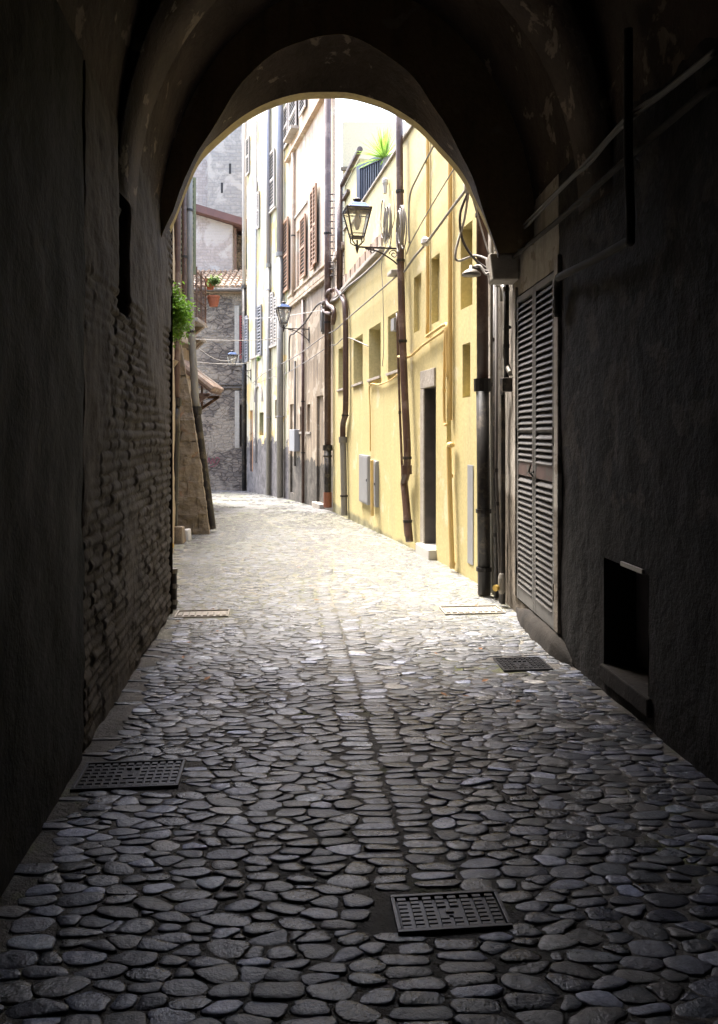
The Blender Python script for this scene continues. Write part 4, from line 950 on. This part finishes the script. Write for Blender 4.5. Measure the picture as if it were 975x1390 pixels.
pa = [YEL.p(YEL.uy(15.98), 6.62, .08), YEL.p(YEL.uy(15.99), 4.5, .08)]; MB().tube(pa, .065, 12).build('pipe', m_brown, sp, smooth=True)
m = MB()
for i in range(13):
    z = 6.45 - i * .14; q = YEL.p(YEL.uy(15.98), z, .08); m.tube([q + Vector((.12, 0, 0)), q - Vector((.24, .0, 0))], [.008, .004], 5); m.tube([q - Vector((.14, 0, 0)), q - Vector((.20, 0, 0))], .016, 6)
m.build('spikes', m_iron, sp)
def ypipe(label, pts, r, coll=()):
    t_ = thing('painted_pipe', pts[-1], label, 'pipe', 'yellow painted pipes on the yellow wall')
    MB().tube(curve(pts, 5), r, 10).build('pipe', m_yellow2, t_, smooth=True)
    for p in coll: m = MB(); clampbox(m, YEL.at(p[0], p[1], .05), r); m.build('clamp', m_yellow2, t_)
def yv(px, za, zb, out, r, label, coll=()):
    u, _ = YEL.hit(px, 400, out); ypipe(label, [YEL.p(u, za, out), YEL.p(u, (za + zb) / 2, out), YEL.p(u, zb, out)], r, coll)
yv(580.5, 5.64, 2.72, .03, .023, 'yellow pipe running from the parapet down between the two tall blind windows')
yv(611, 5.64, 1.68, .035, .027, 'longest yellow pipe, running from the parapet down past the meter niche')
ypipe('pale yellow pipe rising along the wall to an elbow above the door', ypx([(541, 484), (556, 484), (575, 468), (600, 451), (605, 448), (604, 470), (603, 530), (603.5, 573), (606, 576)], .05), .018, ((603, 480), (603, 530)))
ypipe('upper yellow pipe stub ending beside the blind window', ypx([(579, 457), (592, 448), (603, 441), (607, 443), (607, 470), (608, 512)], .06), .02)
ypipe('lowest yellow gas pipe standing on the ground right of the door', ypx([(614, 604), (610, 604), (609.5, 612), (611, 680), (614, 772)], .06), .030, ((611, 646), (614, 765)))
ypipe('yellow gas pipe beside the grey meter cabinets', ypx([(505, 624), (505, 640), (505.5, 700)], .10), .028)
ypipe('pair of thin yellow conduits dipping under the windows', ypx([(541, 508), (530, 516), (515, 522), (502, 524), (502.5, 560), (503, 612)], .035), .012)
for (p0, p1, y0_, y1_, lb) in ((491, 503, 617, 680, 'larger grey meter cabinet on the yellow wall'), (508.5, 514.5, 625, 686, 'narrow grey meter cabinet right of the yellow gas pipe')):
    h = hole_px(YEL, p0, p1, y0_, y1_); o = thing('meter_cabinet', YEL.p(h[0], h[2], 0), lb, 'meter cabinet', 'grey meter cabinets'); MB().fbox(YEL, h[0], h[1], h[2], h[3], 0, .05).build('case', m_box, o, bevel=.004)
    MB().fbox(YEL, h[0] + .03, h[1] - .03, h[2] + .03, h[3] - .03, .05, .056).build('door', m_box, o, bevel=.002)
    MB().fbox(YEL, h[0] + .05, h[0] + .07, (h[2] + h[3]) / 2 - .02, (h[2] + h[3]) / 2 + .02, .056, .066).build('lock', m_black, o)
h = hole_px(BEI, 400, 407, 583, 612); single(MB().fbox(BEI, h[0], h[1], h[2], h[3], 0, .15), 'meter_cabinet', m_box, 'pale grey cabinet on the beige house wall', 'meter cabinet', bevel=.01)
# beige and white house pipes
def fv(f, px, za, zb, out, r, mat, label, coll=(), **k):
    u, _ = f.hit(px, 500, out); b_ = f.p(u, 0, out); zb = gz(b_.y) + .02 if zb is None else zb
    return pipe('drainpipe', [f.p(u, za, out), f.p(u, (za + zb) / 2, out), f.p(u, zb, out)], r, mat, label, GP, coll, smoothc=False, **k)
fv(BEI, 411.5, 5.0, None, .06, .045, m_brown, 'slim brown pipe below the string course of the beige house', (1, 3))
fv(BEI, 398, 9.3, 5.3, .06, .05, m_beigeup, 'peach painted pipe between the shutters of the beige house', (7,))
fv(BL2, 380.3, 14, None, .12, .10, m_lilac, 'broad lilac grey drainpipe where the beige and white houses meet', (2, 5, 8), split=1.2, mat2=m_zinc, low_r=.10)
fv(BL2, 364.5, 14, None, .08, .07, m_lilac, 'slimmer lilac grey drainpipe in the middle of the white house', (2, 6, 9), split=1.6, mat2=m_zinc, low_r=.07)
fv(BL2, 331.5, 14, None, .05, .07, m_whshut, 'white pipe with black foot at the far corner of the white house', (3, 7), split=1.3, mat2=m_black, low_r=.08)
fv(BL2, 347.5, 12, .5, .05, .03, m_lilac, 'thin grey conduit on the far part of the white house', (3,))
fv(BEI, 400.5, 3.5, .6, .05, .03, m_cabled, 'thin dark conduit above the pale cabinet on the beige house')
# left pipes
b = G(236, 735); b2 = P(243, 300, b.y)
pipe('drainpipe', [P(241.5, 250, b.y), P(240.5, 400, b.y), P(239.5, 545, b.y), P(235.5, 735, b.y)], .052, m_brown, 'brown and black drainpipe on the left wall behind the shrub', GP, (1.55, .62), m_black, P(0, 546, b.y).z, True, .058)
b = G(289, 722); pipe('drainpipe', [P(256.5, 180, b.y), P(257, 330, b.y), P(258.5, 420, b.y), P(263, 500, b.y), P(267, 556, b.y), P(278, 640, b.y), P(288.5, 718, b.y)], .062, m_zinc, 'leaning grey drainpipe with black lower length beside the buttress', GP, (3.2, 5.2), m_black, P(0, 556, b.y).z, True, .065)
pipe('drainpipe', [P(250, 250, 12.6), P(250.5, 390, 12.6), P(251, 440, 12.6)], .04, m_brown, 'slender brown pipe high on the ochre house wall', GP, (4.4,))
t_ = thing('gas_stub', G(237, 826), 'short iron pipe stub at the left corner of the archway', 'pipe'); b = G(237, 826)
MB().tube([b, b + Vector((0, 0, .34))], .022, 10).build('pipe', m_black, t_)
for z in (.06, .2, .33): MB().tube([b + Vector((0, 0, z - .02)), b + Vector((0, 0, z + .02))], .030, 10).build('coupling', m_zinc, t_)
t_ = thing('gas_stub', G(230, 752), 'yellow capped gas pipe low on the left wall past the archway', 'pipe'); b = G(231, 752)
MB().tube([b + Vector((0, 0, 0)), b + Vector((0, 0, .12))], .04, 10).build('pipe', m_zinc, t_); MB().tube([b + Vector((0, -.02, .1)), b + Vector((.04, -.08, .12))], .035, 10).build('cap', m_brass, t_)

# ------------------------------------------------------------------ lanterns (local: +x away from the wall, lamp at x = L)
def make_lantern(L, label):
    r = thing('wall_lantern', (0, 0, 0), label, 'lantern', 'wall lanterns along the street')
    def sq(m, w, z, w2, z2, rot=0):
        m.hexa([(L - w, -w, z), (L + w, -w, z), (L + w, w, z), (L - w, w, z), (L - w2, -w2, z2), (L + w2, -w2, z2), (L + w2, w2, z2), (L - w2, w2, z2)])
    zb = .13; K = .92
    m = MB(); sq(m, .19, zb + .405, .19, zb + .42); sq(m, .088, zb, .088, zb + .015)
    for sx in (-1, 1):
        for sy in (-1, 1): m.bar((L + sx * .085, sy * .085, zb), (L + sx * .18, sy * .18, zb + .41), .02)
        m.bar((L + sx * .178, -.178, zb + .37), (L + sx * .178, .178, zb + .37), .012); m.bar((L - .178, sx * .178, zb + .37), (L + .178, sx * .178, zb + .37), .012)
        m.bar((L + sx * .097, -.09, zb + .05), (L + sx * .097, .09, zb + .05), .01); m.bar((L - .09, sx * .097, zb + .05), (L + .09, sx * .097, zb + .05), .01)
    m.build('cage', m_iron, r, local=True)
    m = MB(); a, b = .083, .172
    for (x0, y0, x1, y1) in ((-1, -1, 1, -1), (1, -1, 1, 1), (1, 1, -1, 1), (-1, 1, -1, -1)):
        m.quad((L + x0 * a, y0 * a, zb + .01), (L + x1 * a, y1 * a, zb + .01), (L + x1 * b, y1 * b, zb + .40), (L + x0 * b, y0 * b, zb + .40))
    m.build('glass', m_lglass, r, local=True)
    m = MB(); m.lathe((L, 0, zb + .42), ((.23, 0), (.195, .03), (.15, .075), (.08, .095)), 4); m.build('roof', m_blue, r, local=True, bevel=.006)
    MB().lathe((L, 0, zb + .51), ((.045, 0), (.035, .02), (.06, .04), (.065, .055), (.04, .07), (.015, .08)), 14).build('finial', m_iron, r, local=True, smooth=False)
    m = MB()
    for a in range(4):
        x, y = math.cos(a * math.pi / 2 + .785), math.sin(a * math.pi / 2 + .785); m.tube(curve([(L + x * .12, y * .12, zb), (L + x * .115, y * .115, zb - .06), (L + x * .05, y * .05, zb - .10), (L, 0, zb - .13)], 4), .009, 6)
    m.lathe((L, 0, -.10), ((.004, 0), (.02, .05), (.028, .09), (.014, .12), (.014, .2)), 10); m.build('cradle', m_iron, r, local=True)
    m = MB().bar((0, 0, 0), (L, 0, 0), .022, .022); m.tube(curve([(.0, 0, -.34), (.06, 0, -.26), (.22, 0, -.14), (.40, 0, -.05), (L - .12, 0, -.02)], 6), .012, 6); m.build('arm', m_iron, r, local=True)
    m = MB()
    for cx_, cz_, s, k in ((.15, -.085, .07, 1), (L - .22, -.05, .05, 1)):
        m.tube([(cx_ + s * (1 - i / 26) * math.cos(i * .42), 0, cz_ + s * (1 - i / 26) * math.sin(i * .42)) for i in range(22)], .008, 6)
    m.build('scroll', m_iron, r, local=True)
    MB().box(0, .02, -.03, .03, -.36, .06).build('wall_plate', m_iron, r, local=True)
    MB().lathe((L, 0, zb + .12), ((.02, 0), (.045, .08), (.05, .14), (.03, .2), (.02, .28)), 12).build('bulb', m_whshut, r, local=True, smooth=True)
    return r
ln = make_lantern(.70, 'large nearest lantern on its bracket against the yellow house')
def putl(o, f, px, py, lb, out=0.0):
    q = f.at(px, py, out); o.location = q; o.scale = (.95, .95, .95); o.rotation_euler = (0, 0, math.atan2(f.n.y, f.n.x)); o['label'] = lb
putl(ln, YEL, 548, 338, 'large nearest lantern on its bracket against the yellow house', .02)
l2 = copy_tree(ln); putl(l2, BEI, 420, 447, 'middle lantern hanging out from the beige house wall', .0)
l3 = copy_tree(ln); putl(l3, BL2, 341, 503, 'farthest and smallest lantern in front of the grey stone wall', .0)

# ------------------------------------------------------------------ cables
GC = 'cables strung along the house walls'
def cable(label, pts, r, mat=m_cable, group=GC, n=6, name='cable'):
    return single(MB().tube(curve(pts, 6), r, n), name, mat, label, 'cable', group, smooth=True)
yc = lambda lst, out: [YEL.at(a, b, out) for a, b in lst]
cable('thick cable slanting from the arch insulator down to the brown drainpipe', [P(637, 252, 6.9)] + yc([(612, 285), (596, 307), (578, 331), (562, 350), (549, 369)], .12), .016)
cable('thin cable slanting across the middle of the yellow wall above the thick one', yc([(640, 200), (618, 227), (585, 281), (559, 327), (552, 345)], .08), .008)
cable('wavy cable on the upper part of the yellow wall beside the drainpipe', yc([(610, 160), (591, 194), (568, 238), (557, 264), (555, 300), (556, 330)], .06), .012)
cable('cable running down the wall from the lantern towards the beige house', yc([(545, 369), (537, 376), (505, 404), (477, 428), (455, 448)], .08) + [BEI.at(440, 456, .1), BEI.at(410, 478, .1), BEI.at(390, 490, .1)] + [BL2.at(360, 506, .1), BL2.at(343, 520, .1)], .012)
cable('lower cable sagging across the beige house wall', yc([(500, 470), (470, 458), (456, 468)], .05) + [BEI.at(446, 470, .08), BEI.at(420, 488, .08), BEI.at(386, 508, .08)] + [BL2.at(370, 512, .08), BL2.at(345, 522, .08)], .010)
cable('cable bundle lying along the ledge under the slate course', yc([(530, 335), (514, 354), (490, 376), (472, 390), (459, 404), (452, 408)], .12), .022, m_cable)
m = [BEI.at(444, 408, .1), BEI.at(430, 415, .1), BEI.at(414, 438, .12), BEI.at(400, 452, .1), BEI.at(393, 460, .08), BEI.at(393, 505, .06)]
cable('dark cable from the corner pipe down to the middle lantern', m, .022, m_cabled)
cable('thin wire hanging straight down the yellow wall near the third window', yc([(533, 260), (535, 300), (519, 350), (520, 400), (521, 470), (519, 497)], .05), .006)
GX = 'thin wires strung across the street'
def xw(label, a, b, s, r=.010): single(MB().tube(sag(a, b, s), r, 5), 'wire', m_wire, label, 'wire', GX)
xw('upper straight wire crossing in front of the grey stone wall', P(262, 460, 17.5), P(380, 459, 22.6), .05)
xw('lower straight wire crossing just below the farthest lantern', P(262, 491, 17.5), P(341, 492, 26.6), .05)
xw('highest thin wire from the middle lantern to the corner pipe', P(333, 432, 26), P(441, 420, 17.9), .06, .008)
xw('sagging wire looping below the farthest lantern', P(268, 470, 20.5), P(330, 478, 28.0), .35, .008)
# hanging loops at the arch
IN = thing('insulator', P(637, 250, 6.9), 'white porcelain insulator under the arch edge holding the cables', 'insulator')
MB().lathe(P(637, 262, 6.9), ((.03, 0), (.045, .03), (.05, .09), (.035, .12)), 12).build('body', m_whiteb, IN, smooth=True); MB().tube([P(637, 250, 6.9), P(641, 240, 6.62)], .012, 8).build('hook', m_iron, IN)
cable('dark looped cable hanging from the white insulator', [P(637, 258, 6.9), P(625, 290, 6.95), P(628, 325, 6.95), P(645, 352, 6.9), P(664, 366, 6.8)], .012, m_cabled, None)
cable('pale looped cable dipping lowest below the white insulator', [P(636, 262, 6.9), P(630, 300, 6.95), P(619, 340, 6.95), P(622, 354, 6.95), P(645, 347, 6.9), P(664, 353, 6.75)], .011, m_wire, None)
cable('short grey cable looping over the bell shaped lamp', [P(645, 362, 6.8), P(652, 361, 6.75), P(660, 372, 6.7), P(668, 368, 6.65), P(677, 366, 6.6)], .012, m_wire, None)
cable('slack dark cable from the insulator down to the right springer', [P(640, 262, 6.85), P(652, 305, 6.8), P(664, 345, 6.7)], .008, m_cable, None)
BLp = thing('bell_lamp', P(641, 368, 6.75), 'small bell shaped metal lamp at the right springer of the arch', 'lamp')
MB().lathe(P(640, 374, 6.8), ((.085, 0), (.082, .02), (.05, .045), (.02, .06), (.015, .09)), 18).build('shade', m_zinc, BLp, smooth=True); MB().tube([P(640, 362, 6.8), P(655, 366, 6.75), P(668, 370, 6.66)], .012, 8).build('arm', m_iron, BLp)
# junction coils
def coil(label, c, f, w, h, k, r, mat):
    m = MB()
    for i in range(k):
        dx, dy = random.uniform(-.05, .05), random.uniform(-.08, .08); ww, hh = w * random.uniform(.6, 1.1), h * random.uniform(.8, 1.1)
        m.tube([c + f.d * (dx + ww * math.cos(a)) + f.n * (.04 + .02 * i) + Vector((0, 0, dy + hh * math.sin(a))) for a in [6.4 * j / 22 for j in range(23)]], r, 7)
    return single(m, 'cable_coil', mat, label, 'cable', 'coils of spare cable', smooth=True)
coil('large coil of grey cable hanging left of the nearest drainpipe', YEL.at(533, 303, .06), YEL, .13, .27, 6, .009, m_cable)
coil('second large coil of grey cable hanging right of the lantern drainpipe', YEL.at(553, 308, .08), YEL, .15, .28, 5, .010, m_cable)
coil('small coil of grey cable on the corner of the beige house', BEI.at(443, 433, .08), BEI, .09, .26, 5, .02, m_zinc)
t_ = thing('bent_pipe', BEI.at(444, 420, .15), 'brown S shaped conduit elbows crossing at the corner of the beige house', 'pipe')
MB().tube(curve([BEI.at(451, 394, .2), BEI.at(446, 396, .2), BEI.at(444, 405, .2), BEI.at(446, 414, .2), BEI.at(452, 418, .2), BEI.at(454, 426, .2), BEI.at(452, 440, .2)], 6), .05, 10).build('elbow', m_brown, t_, smooth=True)
MB().tube(curve([BEI.at(446, 408, .16), BEI.at(440, 410, .16), BEI.at(437, 417, .16), BEI.at(442, 424, .16), BEI.at(450, 426, .16)], 6), .04, 10).build('elbow', m_brown, t_, smooth=True)
single(MB().fbox(YEL, YEL.hit(547, 372)[0], YEL.hit(541, 372)[0], 3.80, 3.86, .0, .17), 'cable_clamp', m_wire, 'white strapping round the drainpipe below the nearest lantern', 'clamp', bevel=.01)
single(MB().lathe(YEL.at(578, 334, .12), ((.03, 0), (.06, .03), (.055, .08), (.02, .11)), 9), 'junction_knot', m_whiteb, 'white taped cable joint in the middle of the thick slanting cable', 'cable joint')
single(MB().lathe(YEL.at(523, 252, .06), ((.03, -.12), (.035, 0), (.05, .04), (.05, .09), (.02, .12)), 10), 'insulator', m_whiteb, 'white insulator high on the yellow wall left of the cable coils', 'insulator')
single(MB().fbox(YEL, YEL.hit(543, 440)[0], YEL.hit(538.5, 440)[0], 3.02, 3.2, .01, .09), 'junction_box', m_box, 'little grey junction box beside the thick drainpipe', 'box', bevel=.005)
# conduits inside the passage
def rw(px, py, out):
    for f, lo, hi in ((R3, 5.4, 7.0), (R2, 3.2, 5.4), (R1, -6, 3.2)):
        q = f.at(px, py, out)
        if lo <= q.y <= hi: return q
    return R3.at(px, py, out)
cable('grey cable bundle running along the dark right wall inside the passage', [rw(a, b, .07) for a, b in ((672, 345), (700, 322), (735, 285), (775, 243), (800, 222), (830, 186), (865, 155), (920, 112), (970, 72))], .013, m_pcab, None)
cable('second thinner cable just above the bundle on the dark right wall', [rw(a, b, .08) for a, b in ((672, 340), (702, 314), (740, 275), (790, 226), (850, 160), (900, 124), (972, 66))], .009, m_pcab, None)
pipe('conduit', [rw(a, b, .05) for a, b in ((682, 362), (720, 330), (757, 300), (800, 262), (860, 208), (972, 112))], .018, m_duct, 'dark metal conduit under the cable bundle inside the passage')
pipe('waste_pipe', [rw(853, 40, .10), rw(853, 200, .10), rw(856, 318, .10), rw(848, 330, .10), rw(800, 356, .10), rw(764, 374, .09), rw(757, 382, .06), rw(757, 430, .04)], .024, m_duct, 'fat pipe turning from upright to level above the louvred shutters')
# paper notice, blue grey strip
single(MB().fbox(R3, R3.uy(5.40) + .02, R3.uy(5.40) + .085, .55, .80, .004, .012), 'paper_notice', m_papr, 'torn pale paper notice stuck beside the louvred shutters', 'notice')
# potted plants on the balcony
for i, (px, py, s, lb) in enumerate(((290, 407, .15, 'terracotta pot hanging lowest on the balcony railing'), (285.5, 384, .12, 'upper terracotta pot hanging on the balcony railing'))):
    q = P(px, py + 9, 19.9 + .25 * i); tp = thing('flower_pot', q, lb, 'pot', 'pots hung on the balcony railing')
    MB().lathe(q, ((s * .7, 0), (s * .95, .14), (s, .22), (s * 1.1, .22), (s * 1.1, .27), (s * .9, .27)), 16).build('pot', m_terra, tp, smooth=False)
    MB().tube([q + Vector((-.14, 0, .22)), q + Vector((-.24, 0, .22))], .01, 6).build('hook', m_iron, tp)
leafy('potted_plant', P(291, 380, 19.9), .25, .2, .22, 420, .07, m_pot, 'pale trailing potted plant on the balcony railing above the pots')
leafy('window_plant', BL2.at(350.5, 488, .15), .12, .1, .14, 120, .06, m_pot, 'tiny green plant on the far window sill of the white house')
leafy('balcony_flowers', P(262, 424, 19.6), .10, .1, .10, 120, .05, m_rdshut, 'small red flowers at the foot of the balcony railing')
# weeds at wall feet
for (px, py, lb) in ((503, 706, 'dark weed tuft at the foot of the yellow gas pipe'), (566, 742, 'small weed tuft between the drainpipe and the yellow door')):
    q = G(px, py); leafy('weed_tuft', q + Vector((.03, 0, .08)), .05, .06, .10, 130, .035, m_pot, lb)
# fallen leaves
for i in range(26):
    if i < 10: px, py = random.uniform(400, 560), random.uniform(740, 830)
    elif i < 18: px, py = random.uniform(230, 330), random.uniform(820, 930)
    else: px, py = random.uniform(560, 720), random.uniform(780, 960)
    q = G(px, py) + Vector((0, 0, .02)); a = random.uniform(0, 6.28); s = random.uniform(.018, .035)
    m = MB(); d = Vector((math.cos(a), math.sin(a), .1)); e = Vector((-math.sin(a), math.cos(a), .2))
    m.add([q - d * s, q - e * s * .5 + Vector((0, 0, .004)), q + d * s, q + e * s * .5, q + Vector((0, 0, -.003))], [(0, 1, 4), (1, 2, 4), (2, 3, 4), (3, 0, 4)])
    single(m, 'fallen_leaf', m_dleaf, 'small dry brown leaf fallen on the cobbles', 'leaf', 'dry leaves scattered on the cobbles')

# ------------------------------------------------------------------ light, sky, camera
sc = bpy.context.scene
w = bpy.data.worlds.new('World'); sc.world = w; w.use_nodes = True; nt = w.node_tree
sky = nt.nodes.new('ShaderNodeTexSky'); sky.sky_type = 'NISHITA'; sky.sun_disc = False
EL, AZ = R(67), R(322)
sky.sun_elevation = EL; sky.sun_rotation = AZ; sky.air_density = 1.0; sky.dust_density = 5.0; sky.ozone_density = 1.0
nt.links.new(sky.outputs[0], nt.nodes['Background'].inputs[0]); nt.nodes['Background'].inputs[1].default_value = .15
sd = Vector((math.sin(AZ) * math.cos(EL), math.cos(AZ) * math.cos(EL), math.sin(EL)))
L = bpy.data.lights.new('sun', 'SUN'); L.energy = 1.3; L.angle = R(20); L.color = (1, .96, .90)
lo = bpy.data.objects.new('sun', L); C.objects.link(lo); lo.rotation_euler = (-sd).to_track_quat('-Z', 'Y').to_euler()
cam = bpy.data.cameras.new('camera'); co = bpy.data.objects.new('camera', cam); C.objects.link(co)
co.location = (0, 0, CH); co.rotation_euler = (R(90), 0, 0)
cam.sensor_fit = 'VERTICAL'; cam.sensor_height = 36; cam.lens = 36 * F / 1390; cam.shift_y = -(695 - HY) / 1390
cam.clip_start = .05; cam.clip_end = 500
sc.camera = co
vs = sc.view_settings; vs.view_transform = 'Standard'; vs.look = 'None'; vs.exposure = 3.25; vs.gamma = 1; vs.use_curve_mapping = False
